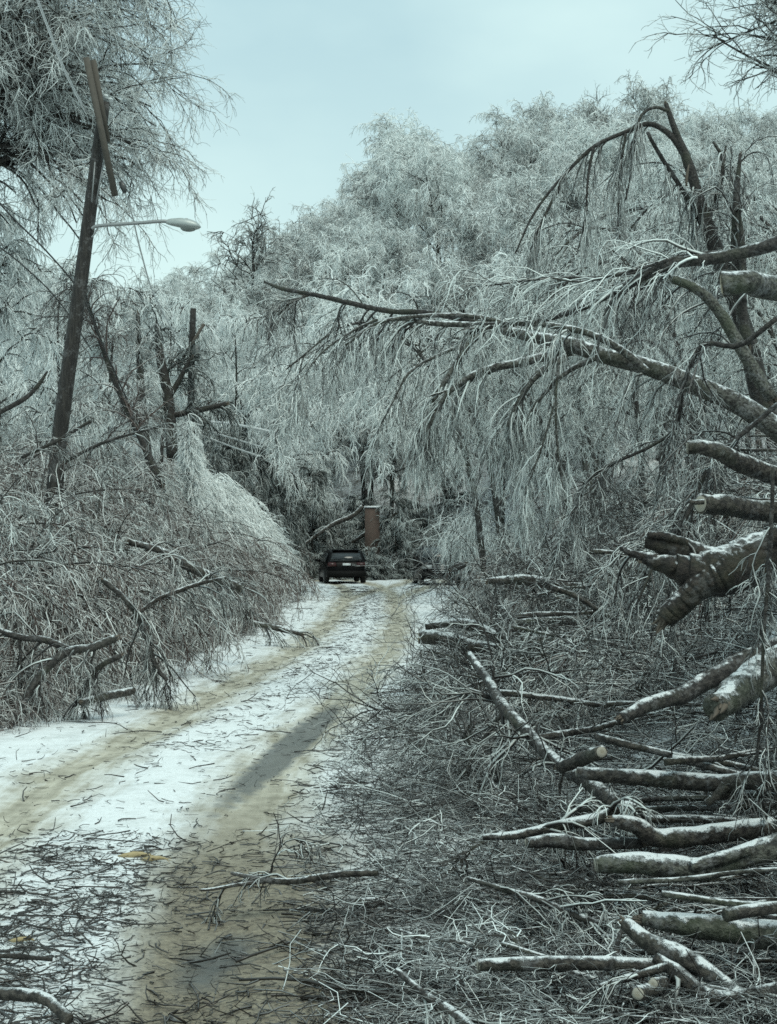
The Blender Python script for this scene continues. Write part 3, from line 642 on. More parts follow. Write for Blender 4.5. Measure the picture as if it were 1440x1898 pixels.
M_WIRE = plain('dark_cable', (.03, .03, .03), .6)
M_ICEWIRE = plain('ice_coated_cable', (.62, .65, .66), .35)
def wire(label, pts, d, th, mat, cat='wire', name='power_line'):
    P, R = pixline(pts, d, th, 30); g = Geo(); g.tubes(P, R, 5); o = g.build(name, mat); return tag(o, label, cat)
wire('thick pale ice coated cable running from the top of the picture towards the broken crossarm', [(48, -60), (85, 40), (120, 130), (158, 205)], [22, 28], [5, 5], M_ICEWIRE)
wire('slack pale line dropping past the lamp arm from the hanging insulator', [(229, 350), (245, 400), (262, 470), (285, 545), (328, 628)], [27.7, 45], [3.2, 3], M_ICEWIRE)
wire('dark sagging cable crossing low behind the leaning pole', [(-40, 330), (20, 400), (90, 470), (150, 545), (190, 640), (235, 740)], [24, 40], [3.5, 3], M_WIRE)
wire('second dark cable hanging below the first behind the leaning pole', [(-40, 430), (40, 490), (110, 560), (170, 650)], [24, 38], [3, 2.5], M_WIRE)
wire('uppermost of three slack white wires leading off the short pole', [(362, 780), (430, 786), (512, 802)], [56, 60], [5, 5], M_ICEWIRE)
wire('middle of three slack white wires leading off the short pole', [(375, 795), (430, 812), (485, 828)], [56, 60], [3, 3], M_ICEWIRE)
wire('lowest of three slack white wires leading off the short pole', [(378, 808), (430, 828), (482, 846)], [56, 60], [3, 3], M_ICEWIRE)

# ------------------------------------------------------------------ cars
M_PAINT = plain('black_car_paint', (.003, .003, .0035), .4, 0, .12, 0)
M_GLASS = plain('dark_car_glass', (.02, .023, .025), .12, 0, .6)
M_TYRE = plain('tyre_rubber', (.014, .014, .014), .85)
M_RIM = plain('dull_alloy_rim', (.12, .12, .12), .45, .6)
M_TAIL = plain('unlit_red_tail_light', (.035, .004, .004), .3)
M_PLATE = plain('white_plate', (.62, .65, .66), .5)
M_TRIM = plain('black_plastic_trim', (.006, .006, .006), .8, 0, .2)
M_HEAD = plain('clear_headlamp', (.35, .37, .38), .15)
M_CHROME = plain('grille_bar_chrome', (.45, .46, .47), .25, .8)
M_SNOWLAY = plain('snow_layer', (.78, .8, .82), .8)
def car(label, loc, rz, name='parked_car', snow=False):
    root = thing(name, label, 'car', (0, 0, 0))
    # side profile of a compact five door SUV: (y from the rear, z); nose at -y is not used: the car faces +y
    prof = [(-2.22, .36), (-2.28, .55), (-2.25, .95), (-2.16, 1.06), (-1.92, 1.52), (-1.70, 1.64), (-.6, 1.68), (.35, 1.60), (1.02, 1.10), (1.95, .98), (2.22, .82), (2.26, .5), (2.18, .34), (1.75, .28), (-1.7, .28)]
    def hw(z, y):
        base = .90 if z < 1.0 else .90 - (z - 1.0) * .30
        return base * (1 - .10 * max(0, (abs(y) - 1.6) / .65) ** 2)
    n = len(prof); V = []
    for k_ in (1., .93, .45, 0., -.45, -.93, -1.):
        for (yy, zz) in prof:
            crown_ = .03 * (1 - k_ * k_) if zz > 1.4 else 0
            bul = (1 - k_ * k_) * .06 * (1 if yy > 0 else -1) if abs(yy) > 1.8 else 0
            edge_ = .03 if abs(k_) == 1. else 0
            yy2 = yy * (1 - edge_ * (abs(yy) > 1.5)) + bul; zz2 = zz + crown_ - (edge_ * .6 if zz > 1.4 else 0)
            V.append((k_ * hw(zz, yy), yy2, zz2))
    Qs = []
    for r in range(6):
        for j in range(n): Qs.append((r * n + j, (r + 1) * n + j, (r + 1) * n + (j + 1) % n, r * n + (j + 1) % n))
    # sides closed as a fan around a centre
    for r, rev in ((0, False), (6, True)):
        c = len(V); sgn = 1 if r == 0 else -1
        V.append((sgn * .91, 0, .75))
        for j in range(n):
            a, b = r * n + j, r * n + (j + 1) % n
            Qs.append((c, b, a, c) if rev else (c, a, b, c))
    g = Geo(); g.faces(V, Qs); body = g.build('body', M_PAINT, root)
    def panel(name_, pts, mat, parent=root, off=(0, 0, 0)):
        P_ = np.array(pts, float) + off; c = P_.mean(0); inner = c + (P_ - c) * .98
        nn = np.cross(P_[1] - P_[0], P_[2] - P_[0]); nn /= np.linalg.norm(nn)
        Vp = np.vstack([P_ - nn * .02, inner + nn * .012]); q = [[4, 5, 6, 7]] + [[k, (k + 1) % 4, (k + 1) % 4 + 4, k + 4] for k in range(4)]
        gg = Geo(); gg.faces(Vp, q); return gg.build(name_, mat, parent, True)
    panel('rear_window', [(-.70, -2.185, 1.12), (.70, -2.185, 1.12), (.60, -1.975, 1.50), (-.60, -1.975, 1.50)], M_GLASS, off=(0, -.055, 0))
    panel('windscreen', [(.72, .98, 1.14), (-.72, .98, 1.14), (-.62, .40, 1.56), (.62, .40, 1.56)], M_GLASS, off=(0, .05, .05))
    for sx_ in (-1, 1):
        for (ya, yb, yc, yd) in ((-1.85, -.95, -.98, -1.68), (-.9, .05, -.02, -.92), (.1, .88, .36, .04)):
            pts = [(sx_ * .885, ya, 1.08), (sx_ * .885, yb, 1.08), (sx_ * .755, yc, 1.52), (sx_ * .755, yd, 1.52)]
            panel('side_window', pts if sx_ > 0 else [pts[1], pts[0], pts[3], pts[2]], M_GLASS, off=(sx_ * .012, 0, 0))
        panel('tail_light', [(sx_ * .62 - .2, -2.30, .86), (sx_ * .62 + .2, -2.30, .86), (sx_ * .64 + .17, -2.25, 1.06), (sx_ * .62 - .17, -2.25, 1.06)], M_TAIL, off=(0, -.01, 0))
        panel('headlight', [(sx_ * .62 + .2, 2.27, .72), (sx_ * .62 - .2, 2.27, .72), (sx_ * .62 - .2, 2.2, .88), (sx_ * .62 + .2, 2.2, .88)], M_HEAD, off=(0, .06, 0))
        gm = Geo(); gm.box((sx_ * 1.0, .72, 1.12), (.10, .05, .07)); gm.build('mirror', M_PAINT, root)
        for yy in (-1.42, 1.42):
            c = np.array([sx_ * .80, yy, .34])
            gw = Geo(); xs_ = np.array([-.11, -.10, -.06, .06, .10, .11]) * 1.0
            gw.tubes(np.array([[c + [q, 0, 0] for q in xs_]]), np.array([[.27, .32, .34, .34, .32, .27]]), 24, cap=True); wh = gw.build('wheel', M_TYRE, root)
            gr = Geo(); gr.tubes(np.array([[c + [sx_ * q, 0, 0] for q in (.10, .118, .125)]]), np.array([[.21, .21, .06]]), 16, cap=True)
            rim = gr.build('rim', M_RIM, root); rim.parent = wh
    gb = Geo(); gb.box((0, -2.27, .50), (.84, .07, .14)); gb.build('bumper', M_TRIM, root)
    gb = Geo(); gb.box((0, 2.25, .48), (.84, .07, .14)); gb.build('bumper', M_TRIM, root)
    panel('number_plate', [(-.17, -2.37, .90), (.17, -2.37, .90), (.17, -2.345, 1.01), (-.17, -2.345, 1.01)], M_PLATE)
    gs = Geo(); gs.box((0, -1.78, 1.675), (.58, .16, .018), (.12, 0, 0)); gs.build('spoiler', M_PAINT, root)
    gg = Geo()
    for q in range(4): gg.box((0, 2.33, .56 + .09 * q), (.42, .012, .015))
    gg.build('grille', M_CHROME, root)
    for ch in root.children:
        pass
    root.location = loc; root.rotation_euler = (0, 0, rz); return root
co = car('black compact sport utility vehicle seen from behind on the snowy bend', (-2.15, 71.8, .05), math.radians(7)); co.scale = (1.04, 1, .90)
x = at(812, 0, 66)[0]
car('dark vehicle facing the camera at the road edge, half buried in icy twigs', (x, 69, .05), math.radians(184))
x = at(505, 0, 80)[0]
car('dark vehicle almost hidden behind the pale weeping mound, only its tail showing', (x - .3, 82, .05), math.radians(60))
# icy spray hanging over the half hidden vehicle
rng = np.random.default_rng(91); root = thing('iced_shrub', 'pale icy bush hanging across the half hidden dark vehicle', 'shrub', at(830, 1088, 62))
n = 280; P = np.empty((n, 7, 3)); c = at(880, 985, 62); p = c + rng.normal(0, 1, (n, 3)) * [.7, .9, .45]; D = nrm(rng.normal(0, .5, (n, 3)) + [-.25, -.3, -.4]); P[:, 0] = p
for k in range(1, 7): D = nrm(D + rng.normal(0, .12, (n, 3)) - [0, 0, .18]); p = p + D * .24; P[:, k] = p
R = np.full((n, 1), .016) * np.linspace(1, .5, 7)[None]; g = Geo(); g.tubes(P, R, 3, (.3, .9), rng)
l2, r2 = grow(rng, P, R, 9, .4, .7, 5, .8, rmin=.009, rmax=.013, droop=1., t=(.1, 1)); g.tubes(l2, r2, 3, (.2, .95), rng); 
st = Geo()
for k in range(5): st.tubes(smooth([at(850 + 12 * k, 1088, 63), at(855 + 6 * k, 1040, 62.5), c + rng.normal(0, .3, 3)], 8)[None], np.linspace(.05, .02, 8)[None], 5)
st.build('stem', M_LIMB, root); g.build('twigs', M_FAR, root)

# brick gate pillar and snapped limbs beyond the car
def brick_mat():
    m, n, l, b = newmat('weathered_brick'); tcn = n.new('ShaderNodeTexCoord'); bk = n.new('ShaderNodeTexBrick')
    mp_ = n.new('ShaderNodeMapping'); mp_.inputs['Rotation'].default_value = (math.pi / 2, 0, 0); l.new(tcn.outputs['Object'], mp_.inputs[0]); l.new(mp_.outputs[0], bk.inputs['Vector'])
    bk.inputs['Scale'].default_value = 4.5; bk.inputs['Color1'].default_value = (.10, .062, .05, 1); bk.inputs['Color2'].default_value = (.075, .05, .04, 1); bk.inputs['Mortar'].default_value = (.11, .10, .09, 1)
    l.new(bk.outputs[0], b.inputs['Base Color']); b.inputs['Roughness'].default_value = .9; return m
PY = 79; pb = at(690, 1005, PY); pz = float(ground(pb[0], PY)); tz = at(690, 942, PY)[2]
br = thing('brick_pillar', 'square brown brick pillar with snowy cap beyond the car', 'pillar', (pb[0], PY, pz - .2))
g = Geo(); g.box((pb[0], PY, (pz - .2 + tz) / 2), (.37, .37, (tz - pz + .2) / 2)); g.build('shaft', brick_mat(), br, True)
g = Geo(); g.box((pb[0], PY, tz + .06), (.41, .41, .045)); g.build('cap', M_SNOWLAY, br, True)

# ------------------------------------------------------------------ logs, big limbs and fallen branches placed one by one
def limb(label, pts, d, th, mat=M_LOG, name='log', cat='log', cut=(None, None), n=26, jag=.004, sides=12, twigs=0, tl=.6, rt=.005, tmat=M_NEAR, extra=(), seed=None, droop=.8, bias=None, tang=.7, sub=5, group=None, tice=(.0, .6), t=(.15, 1), lump=.05, up=0):
    """one fallen log or branch with its forks, sawn faces and twigs as parts"""
    rng = np.random.default_rng(seed if seed is not None else abs(hash_(label)))
    if pts[0][0] < 480 and max(p_[0] for p_ in pts) < 600 and 15 < np.min(d) < 33: nearer = .87 if np.min(d) > 19 else .96
    elif np.min(d) < 10 and pts[0][1] > 1250: nearer = .95 if pts[0][1] < 1680 else .89
    else: nearer = 1.
    P, R = pixline(pts, np.asarray(d) * nearer if not np.isscalar(d) else d * nearer, th, n, jag, rng)
    R = R * (1 + np.convolve(rng.normal(0, .09, R.shape[1] + 6), np.ones(7) / 7, 'valid')[None])
    root = thing(name, label, cat, P[0, 0], group)
    g = Geo(); g.tubes(P, R, sides, (0, .1), rng, lump=lump, cap=True)
    lines = [(P, R)]
    for e in extra:
        P2_, R2_ = pixline(e[0], (np.asarray(e[1]) * nearer if not np.isscalar(e[1]) else e[1] * nearer), e[2], n, jag, rng); g.tubes(P2_, R2_, max(6, sides - 2), (0, .1), rng, lump=lump, cap=True); lines.append((P2_, R2_))
    g.build('bark', mat, root)
    # torn fibres on ends that were snapped rather than sawn
    for li, (Pl, Rl) in enumerate(lines):
        for end in ((0, -1) if li == 0 else (-1,)) if li else (0, -1):
            if li == 0 and cut[end] is not None: continue
            if Rl[0, end] < .022 or (li == 0 and not 5 < pts[end][0] < 1435): continue
            T = nrm(Pl[0, 0] - Pl[0, 1]) if end == 0 else nrm(Pl[0, -1] - Pl[0, -2])
            if li > 0 and np.min(np.linalg.norm(P[0] - Pl[0, end], axis=1)) < R.max() * 1.3: continue
            m_ = 9; a_ = rng.uniform(0, 6.283, m_); q_ = rng.uniform(.1, .8, m_) * Rl[0, end]
            u = nrm(np.cross(T, [.3, .1, 1])); v = np.cross(T, u)
            b_ = Pl[0, end] - T * Rl[0, end] * .3 + (np.cos(a_) * q_)[:, None] * u + (np.sin(a_) * q_)[:, None] * v
            L_ = Rl[0, end] * rng.uniform(.6, 2.0, m_)[:, None]; dv = nrm(T + rng.normal(0, .12, (m_, 3)))
            gt = Geo(); gt.tubes(np.stack([b_, b_ + dv * L_ * .5, b_ + dv * L_], 1), np.stack([np.full(m_, Rl[0, end] * .30), np.full(m_, Rl[0, end] * .2), np.full(m_, .001)], 1), 5, (0, .1), rng); gt.build('torn_end', M_SPLINT, root)
    for end, cm in zip((0, -1), cut):
        if cm is None: continue
        T = nrm(P[0, 0] - P[0, 1]) if end == 0 else nrm(P[0, -1] - P[0, -2]); c = P[0, end] + T * .006; r = R[0, end] * 1.0
        u = nrm(np.cross(T, [.3, .1, 1])); v = np.cross(T, u); Vc = [c]; ic = [1.]
        for q, icv in ((.3, .85), (.65, .5), (1., .1)):
            for j in range(16): a = 6.2832 * j / 16; rr = r * q * (1 + rng.normal(0, .03)); Vc.append(c + rr * (math.cos(a) * u + math.sin(a) * v) - (T * .012 if q == 1. else 0)); ic.append(icv)
        Qc = [(0, 1 + j, 1 + (j + 1) % 16, 0) for j in range(16)] + [(1 + 16 * k + j, 17 + 16 * k + j, 17 + 16 * k + (j + 1) % 16, 1 + 16 * k + (j + 1) % 16) for k in range(2) for j in range(16)]
        gc = Geo(); gc.faces(Vc, Qc); gc.ice = [np.array(ic)]; gc.build('cut_face', cm, root)
    if twigs:
        c = Geo()
        PP = np.concatenate([a for a, _ in lines]); RR = np.concatenate([b for _, b in lines])
        c.tubes(PP, RR * .4, 3, (0, .05), rng)          # unseen core tube inside the bark, joins the twigs into one piece
        nm2 = max(1, int(twigs / len(lines)))
        l1, r1 = grow(rng, PP, RR, nm2, tl, tang, 8, .5, rmin=rt * 1.2, rmax=rt * 3.2, droop=droop, wob=.16, t=t, tip=.4, bias=bias, up=up); c.tubes(l1, r1, 4, (0, tice[1] * .7), rng)
        l2, r2 = grow(rng, l1, r1, sub + 2, tl * .5, .7, 6, .6, rmin=rt * .9, rmax=rt * 1.5, droop=droop, wob=.2, t=(.15, 1), tip=.5); c.tubes(l2, r2, 3, tice, rng)
        l3, r3 = grow(rng, l2, r2, sub, tl * .24, .8, 5, .7, rmin=rt * .6, rmax=rt, droop=droop, wob=.22, t=(.15, 1), tip=.5); c.tubes(l3, r3, 3, tice, rng)
        c.build('twigs', tmat, root)
    return root
def hash_(s_):
    h = 7
    for ch in s_: h = (h * 131 + ord(ch)) % 1000003
    return h
OFF = 1700
# sawn log ends jutting from the bank
limb('thick sawn log end with dark hollow heart, highest of the logs jutting out', [(1338, 527), (1385, 524), (1440, 535), (OFF, 560)], [10, 10, 11], [44, 46, 50], M_MOSS, cut=(M_ROT, None), jag=.008)
limb('snow topped log with slanted broken end jutting above the bracketing cut log', [(1274, 830), (1330, 842), (1440, 880), (OFF, 940)], [10, 10, 11], [26, 36, 44], M_SNOWLOG, cut=(M_CUT, None), jag=.008)
limb('cut log with pale sawn face and short stub, just above the big forked limb', [(1298, 934), (1350, 938), (1440, 950), (OFF, 970)], [9.6, 9.8, 10.5], [36, 40, 46], M_LOG, cut=(M_CUT, None), extra=[([(1305, 930), (1285, 931), (1278, 928)], 9.5, [10, 8])], jag=.006)
limb('massive dark forked limb with snow along its top and a blunt stub pointing down',
     [(1190, 1036), (1225, 1044), (1262, 1052), (1310, 1062), (1370, 1050), (1440, 1022), (OFF, 960)], [9, 9, 9.4], [16, 34, 52, 84, 92, 96, 110], M_DARKLOG, cut=(None, None), sides=18, n=44,
     extra=[([(1345, 1062), (1305, 1082), (1266, 1114), (1230, 1148)], 8.95, [74, 56, 46, 40]), ([(1196, 1004), (1235, 1012), (1290, 1028), (1350, 1030), (1410, 1012), (1450, 985)], 9.1, [22, 40, 46, 34, 28, 30]),
            ([(1200, 990), (1240, 996), (1275, 1006)], 9.05, [12, 16, 14]), ([(1215, 1035), (1170, 1025), (1150, 1014)], 9, [18, 9])], jag=.012, lump=.10, twigs=8, tl=.3, rt=.004, droop=1.5)
limb('long bare log sloping up out of the brush pile, smoother of the slanting pair', [(1150, 1332), (1200, 1305), (1260, 1288), (1330, 1250), (1440, 1200), (OFF, 1100)], [8.6, 9.5], [22, 30, 34, 42, 48], M_LIMB, jag=.008)
limb('thick shaggy mossy log sloping up, stouter of the slanting pair', [(1328, 1312), (1370, 1280), (1440, 1235), (OFF, 1120)], [8.0, 8.6], [56, 62, 70, 84], M_MOSS, cut=(None, None), jag=.01, lump=.09)
limb('straight mossy log lying level with a short prong beneath it', [(1070, 1432), (1120, 1436), (1200, 1442), (1330, 1452), (1440, 1444), (OFF, 1440)], [9, 8.8], [22, 28, 32, 36, 40], M_LOG, cut=(M_CUT, None), extra=[([(1345, 1455), (1325, 1478), (1308, 1490)], 8.8, [20, 14]), ([(1330, 1470), (1400, 1478), (OFF, 1490)], 8.9, [20, 28])])
limb('short sawn stub with round pale cut face above the level log', [(1040, 1422), (1085, 1404), (1115, 1394)], [9.7, 9.2], [24, 26, 26], M_LOG, cut=(None, M_CUT))
limb('snow whitened crooked branch lying across the middle of the pile', [(895, 1552), (960, 1548), (1030, 1532), (1110, 1516), (1150, 1498), (1182, 1496)], [8.6, 8.4], [12, 18, 22, 24, 18], M_SNOWLOG, twigs=8, tl=.4)
limb('short grey barkless log between the whitened branch and mossy trunk', [(975, 1562), (1030, 1558), (1080, 1564), (1190, 1562)], 8.2, [20, 28, 26, 20], M_LIMB, cut=(M_CUT, None))
limb('wavy snow topped log curving out of the pile above the mossy trunk', [(1135, 1522), (1180, 1530), (1210, 1552), (1270, 1552), (1330, 1545), (1440, 1532), (OFF, 1510)], [8.1, 8.3], [22, 36, 40, 38, 42], M_SNOWLOG)
limb('big mossy trunk with pale cut end and forked far half', [(1104, 1604), (1160, 1598), (1220, 1604), (1290, 1612), (1350, 1598), (1440, 1572), (OFF, 1530)], [7.6, 7.6], [30, 40, 44, 40, 48, 56], M_MOSS, cut=(M_CUT, None), extra=[([(1280, 1606), (1340, 1590), (1390, 1575)], 7.55, [22, 26, 18])], lump=.08)
limb('straight dark pole like log with pale square cut ends near the lower edge', [(886, 1789), (960, 1786), (1100, 1785), (1200, 1788), (1260, 1780)], [6.75, 6.75], [22, 26, 26, 20], M_LOG, cut=(M_CUT, None), jag=.002)
limb('greenish mossy log half sunk in the brush below the forked trunk', [(1190, 1702), (1260, 1712), (1340, 1722), (1440, 1735), (OFF, 1745)], [7.1, 7.0], [30, 44, 48, 52], M_MOSS, lump=.08)
limb('dark crooked log slanting under the mossy one towards the camera', [(1160, 1712), (1200, 1745), (1260, 1772), (1330, 1815), (1370, 1850)], [6.9, 6.5], [26, 34, 38, 30], M_LOG)
limb('forked dark branch resting against the pole like log', [(1215, 1775), (1250, 1800), (1300, 1840), (1360, 1850), (1450, 1830)], [6.65, 6.4], [20, 30, 30, 24], M_LOG, extra=[([(1240, 1790), (1180, 1808), (1110, 1830)], 6.6, [18, 12])], twigs=6, tl=.35)
limb('small round sawn stub facing the camera, lower of the two pale discs', [(1230, 1825), (1200, 1836), (1182, 1842)], [6.55, 6.25], [24, 26, 26], M_LOG, cut=(None, M_CUT))
limb('small round sawn stub facing the camera, upper of the two pale discs', [(1250, 1818), (1225, 1822), (1210, 1824)], [6.7, 6.4], [20, 22, 22], M_LOG, cut=(None, M_CUT))
limb('dark leafless branch slanting to the bottom edge of the brush', [(735, 1798), (790, 1845), (850, 1885), (900, 1930)], [6.5, 6.1], [10, 16, 20, 20], M_LIMB, twigs=8, tl=.4)
limb('tall dark dead stem rising diagonally out of the middle of the pile', [(870, 1212), (905, 1260), (930, 1305), (985, 1365), (1030, 1410), (1090, 1450), (1150, 1500)], [11.5, 9], [12, 20, 24, 28, 34], M_LIMB, twigs=26, tl=.7, extra=[([(935, 1310), (900, 1290), (868, 1278)], 11, [12, 8]), ([(935, 1315), (890, 1380), (855, 1445)], 10.8, [9, 5])], droop=.2, sub=4)
limb('forked log with snow along its top reaching onto the road', [(776, 1180), (830, 1185), (875, 1198), (925, 1204)], 18.5, [26, 26, 26, 22], M_SNOWLOG, cut=(M_ROT, None), extra=[([(788, 1162), (830, 1156), (875, 1160), (940, 1192)], 18.7, [12, 16, 22, 20])])
limb('cut log lying level behind the forked log', [(955, 1192), (1010, 1190), (1060, 1194), (1112, 1196)], 17, [20, 24, 26, 28], M_LOG, cut=(M_CUT, M_CUT))
limb('thin mossy log beyond the level cut log', [(957, 1155), (1010, 1150), (1066, 1150)], 19, [14, 15, 15], M_MOSS, cut=(M_CUT, M_CUT))
limb('pale fallen trunk on the verge below the hanging twigs', [(905, 1078), (960, 1074), (1020, 1082), (1070, 1090), (1115, 1094)], 22, [14, 20, 26, 22], M_SNOWLOG, twigs=10, tl=1., rt=.007)
limb('short dark log tip beside the half hidden vehicle', [(836, 1056), (850, 1050), (862, 1046)], 40, [10, 14, 12], M_TRUNK)
limb('thin curved branch trailing through the lower brush', [(868, 1628), (940, 1650), (1000, 1668), (1060, 1695), (1135, 1722)], [7.6, 7.2], [8, 12, 14, 12], M_LIMB, twigs=14, tl=.4)
limb('brown broken branch lying across the muddy rut', [(700, 1618), (640, 1620), (590, 1626), (540, 1633), (480, 1630), (428, 1618)], [8.0, 8.2], [12, 13, 12, 12, 6], M_LOG, extra=[([(500, 1632), (440, 1640), (395, 1648), (372, 1650)], 8.15, [8, 5]), ([(480, 1634), (500, 1618), (506, 1604)], 8.2, [4, 3])], twigs=4, tl=.3)
# fallen and hung up trees
limb('large arched trunk bent down over the verge with many drooping boughs',
     [(1540, 880), (1440, 795), (1370, 750), (1290, 715), (1200, 680), (1120, 660), (1060, 640), (990, 625), (900, 606), (800, 600), (720, 592), (640, 632)], [17, 17.5, 19], [42, 40, 38, 35, 31, 27, 20, 13, 8, 4], M_ARCH, name='fallen_tree', cat='tree', n=48, sides=12,
     extra=[([(1060, 650), (980, 668), (890, 690), (830, 730), (790, 800)], 17.8, [20, 16, 12, 5]), ([(1050, 660), (990, 700), (955, 760), (938, 795)], 17.6, [16, 14, 10, 6]),
            ([(900, 610), (860, 650), (830, 700), (800, 760)], 18.2, [12, 8, 4]), ([(1000, 626), (900, 590), (800, 585), (700, 600), (640, 640)], 18.5, [12, 8, 4]),
            ([(1110, 660), (1050, 690), (1000, 740), (965, 800)], 17.4, [12, 8, 4]), ([(1200, 690), (1140, 640), (1060, 610), (950, 600), (860, 620)], 17.2, [16, 12, 6]),
            ([(880, 618), (835, 690), (800, 750), (785, 805)], 18, [12, 9, 4]), ([(975, 662), (900, 692), (835, 722), (790, 735)], 17.9, [10, 7, 3]), ([(1030, 665), (975, 720), (940, 790)], 17.3, [11, 9, 7]),
            ([(1035, 668), (1030, 745), (1034, 840), (1046, 930)], 17.0, [5, 5, 3]), ([(1028, 745), (1004, 830), (985, 880), (968, 925)], 17.0, [4, 4, 3]), ([(870, 640), (820, 655), (760, 690), (720, 760)], 18.3, [8, 6, 3]), ([(700, 592), (660, 610), (600, 650), (560, 700)], 19, [6, 4, 2])],
     twigs=130, tl=.75, rt=.006, tmat=M_MID, droop=1.6, tang=.6, sub=4, t=(.3, 1), tice=(.05, .75), bias=(-.3, 0, -.1))
limb('long dark bough sweeping from the picture edge down towards the crest of the arched trunk',
     [(1560, 400), (1440, 450), (1340, 476), (1240, 492), (1150, 535), (1080, 570), (990, 596), (880, 600)], [15, 15.5, 17], [30, 24, 20, 16, 10, 5], M_LIMB, name='fallen_branch', cat='branch', n=36, sides=10,
     extra=[([(1380, 465), (1280, 472), (1180, 500), (1090, 520), (1020, 515)], 15.4, [9, 6, 3]), ([(1240, 494), (1130, 512), (1010, 516), (900, 530)], 15.8, [8, 5, 3])],
     twigs=40, tl=.8, rt=.007, tmat=M_MID, droop=.6, tang=.45, sub=2, up=.10, t=(.2, 1), tice=(.15, .9), bias=(-.3, 0, .05))
limb('bare dark bough tip reaching over the road', [(900, 600), (800, 582), (720, 577), (650, 562), (580, 546), (525, 536), (490, 522)], [19, 21], [12, 11, 10, 9, 8, 5], M_TRUNK, name='fallen_branch', cat='branch', twigs=16, tl=.9, rt=.007, droop=1., extra=[([(575, 546), (540, 560), (515, 585)], 20.8, [5, 3])], t=(.1, .6))
limb('snapped dark leaning trunk with its top bent over in a drooping arc',
     [(1445, 800), (1412, 740), (1380, 610), (1350, 520), (1320, 440), (1298, 375), (1275, 300), (1255, 250), (1234, 192)], [24, 24], [40, 38, 34, 31, 27, 23, 19, 13, 8], M_TRUNK, name='broken_tree', cat='tree', n=40, sides=12,
     extra=[([(1275, 300), (1255, 265), (1230, 240), (1200, 230), (1160, 245), (1100, 272), (1040, 330), (990, 395), (955, 470)], 24, [14, 11, 8, 6, 3]), ([(1240, 206), (1215, 199), (1190, 212), (1180, 240), (1172, 300), (1160, 370)], 23.8, [7, 5, 3]),
            ([(1200, 245), (1225, 290), (1260, 345), (1290, 395), (1310, 440)], 24.2, [7, 9, 11]), ([(1310, 410), (1330, 360), (1340, 300), (1322, 262)], 24.1, [12, 9, 5]), ([(1330, 360), (1338, 330), (1345, 270)], 24.1, [8, 4]),
            ([(1100, 275), (1090, 330), (1085, 400), (1070, 470)], 23.9, [6, 3]), ([(1160, 247), (1150, 320), (1145, 420)], 23.9, [5, 3]), ([(1050, 320), (1010, 400), (985, 460), (975, 520)], 24, [6, 3])],
     twigs=110, tl=.8, rt=.006, tmat=M_MID, droop=2.4, tang=.7, sub=3, t=(.3, .72), tice=(.0, .6))
limb('splintered standing stub with torn orange wood beside the snapped leaning trunk', [(1385, 640), (1372, 540), (1364, 450), (1364, 400), (1366, 345), (1372, 285)], [23.5, 23.5], [22, 20, 18, 12, 6], M_TRUNK, name='broken_tree', cat='tree', extra=[([(1378, 560), (1376, 460), (1370, 380)], 23.3, [16, 12, 3])], twigs=12, tl=1., rt=.007)
limb('pale mossy curved trunk leaning behind the hollow hearted log', [(1430, 740), (1370, 640), (1330, 575), (1290, 535), (1230, 515), (1170, 530)], [20, 20], [26, 24, 20, 16, 8], M_MOSS, name='fallen_branch', cat='branch', twigs=20, tl=.8, rt=.006)
limb('thin dark hanging vine dangling past the forked limb', [(1432, 870), (1428, 1000), (1420, 1100), (1412, 1250), (1402, 1420)], [7.6, 7.6], [7, 8, 7, 5], M_TRUNK, name='hanging_branch', cat='branch', twigs=10, tl=.35, rt=.004)
limb('dark twisting branch hanging across the verge below the arched trunk', [(1440, 590), (1370, 640), (1300, 640), (1265, 720), (1255, 790), (1200, 830), (1100, 880), (1060, 960)], [13, 14], [10, 10, 8, 6, 4], M_TRUNK, name='hanging_branch', cat='branch', twigs=24, tl=.6, rt=.005)
limb('slanting dark branch between the snow topped log and the pale sawn one', [(1440, 750), (1380, 800), (1320, 850), (1270, 960), (1230, 1010), (1180, 1120)], [11, 10], [9, 10, 8, 5], M_TRUNK, name='hanging_branch', cat='branch', twigs=26, tl=.6, rt=.0045)
# limbs on the embankment
limb('large dark forked branch lying at the foot of the embankment', [(215, 1182), (170, 1200), (130, 1206), (95, 1230), (55, 1280), (20, 1345)], [17, 16.2], [14, 16, 16, 14, 10], M_LIMB, name='fallen_branch', cat='branch', extra=[([(132, 1205), (80, 1185), (40, 1182), (-30, 1160)], 17, [14, 12, 12]), ([(36, 1185), (38, 1225), (32, 1260)], 17, [6, 4])], twigs=20, tl=.6)
limb('short snow dusted log by the foot of the embankment', [(150, 1302), (190, 1292), (246, 1280)], [16.5, 17.5], [12, 15, 15], M_LOG, cut=(None, M_CUT))
limb('dark forked stick standing in the brush by the short snow dusted log', [(225, 1215), (180, 1240), (150, 1290), (128, 1325)], 17, [10, 9, 7], M_TRUNK, name='fallen_branch', cat='branch', twigs=14, tl=.5)
limb('dark pointed branch sticking up beside the leaning pole', [(-30, 780), (40, 742), (70, 715), (88, 688)], 20, [9, 9, 8, 4], M_TRUNK, name='fallen_branch', cat='branch')
limb('thin dark stem crossing in front of the foot of the leaning pole', [(40, 848), (110, 815), (168, 780)], 22, [6, 7, 5], M_TRUNK, name='fallen_branch', cat='branch', twigs=6, tl=.5)
limb('long slender stem arching to the reddish trunk beyond the leaning pole', [(120, 856), (180, 825), (240, 805), (300, 790)], 26, [7, 6, 4], M_LIMB, name='fallen_branch', cat='branch', twigs=8, tl=.6)
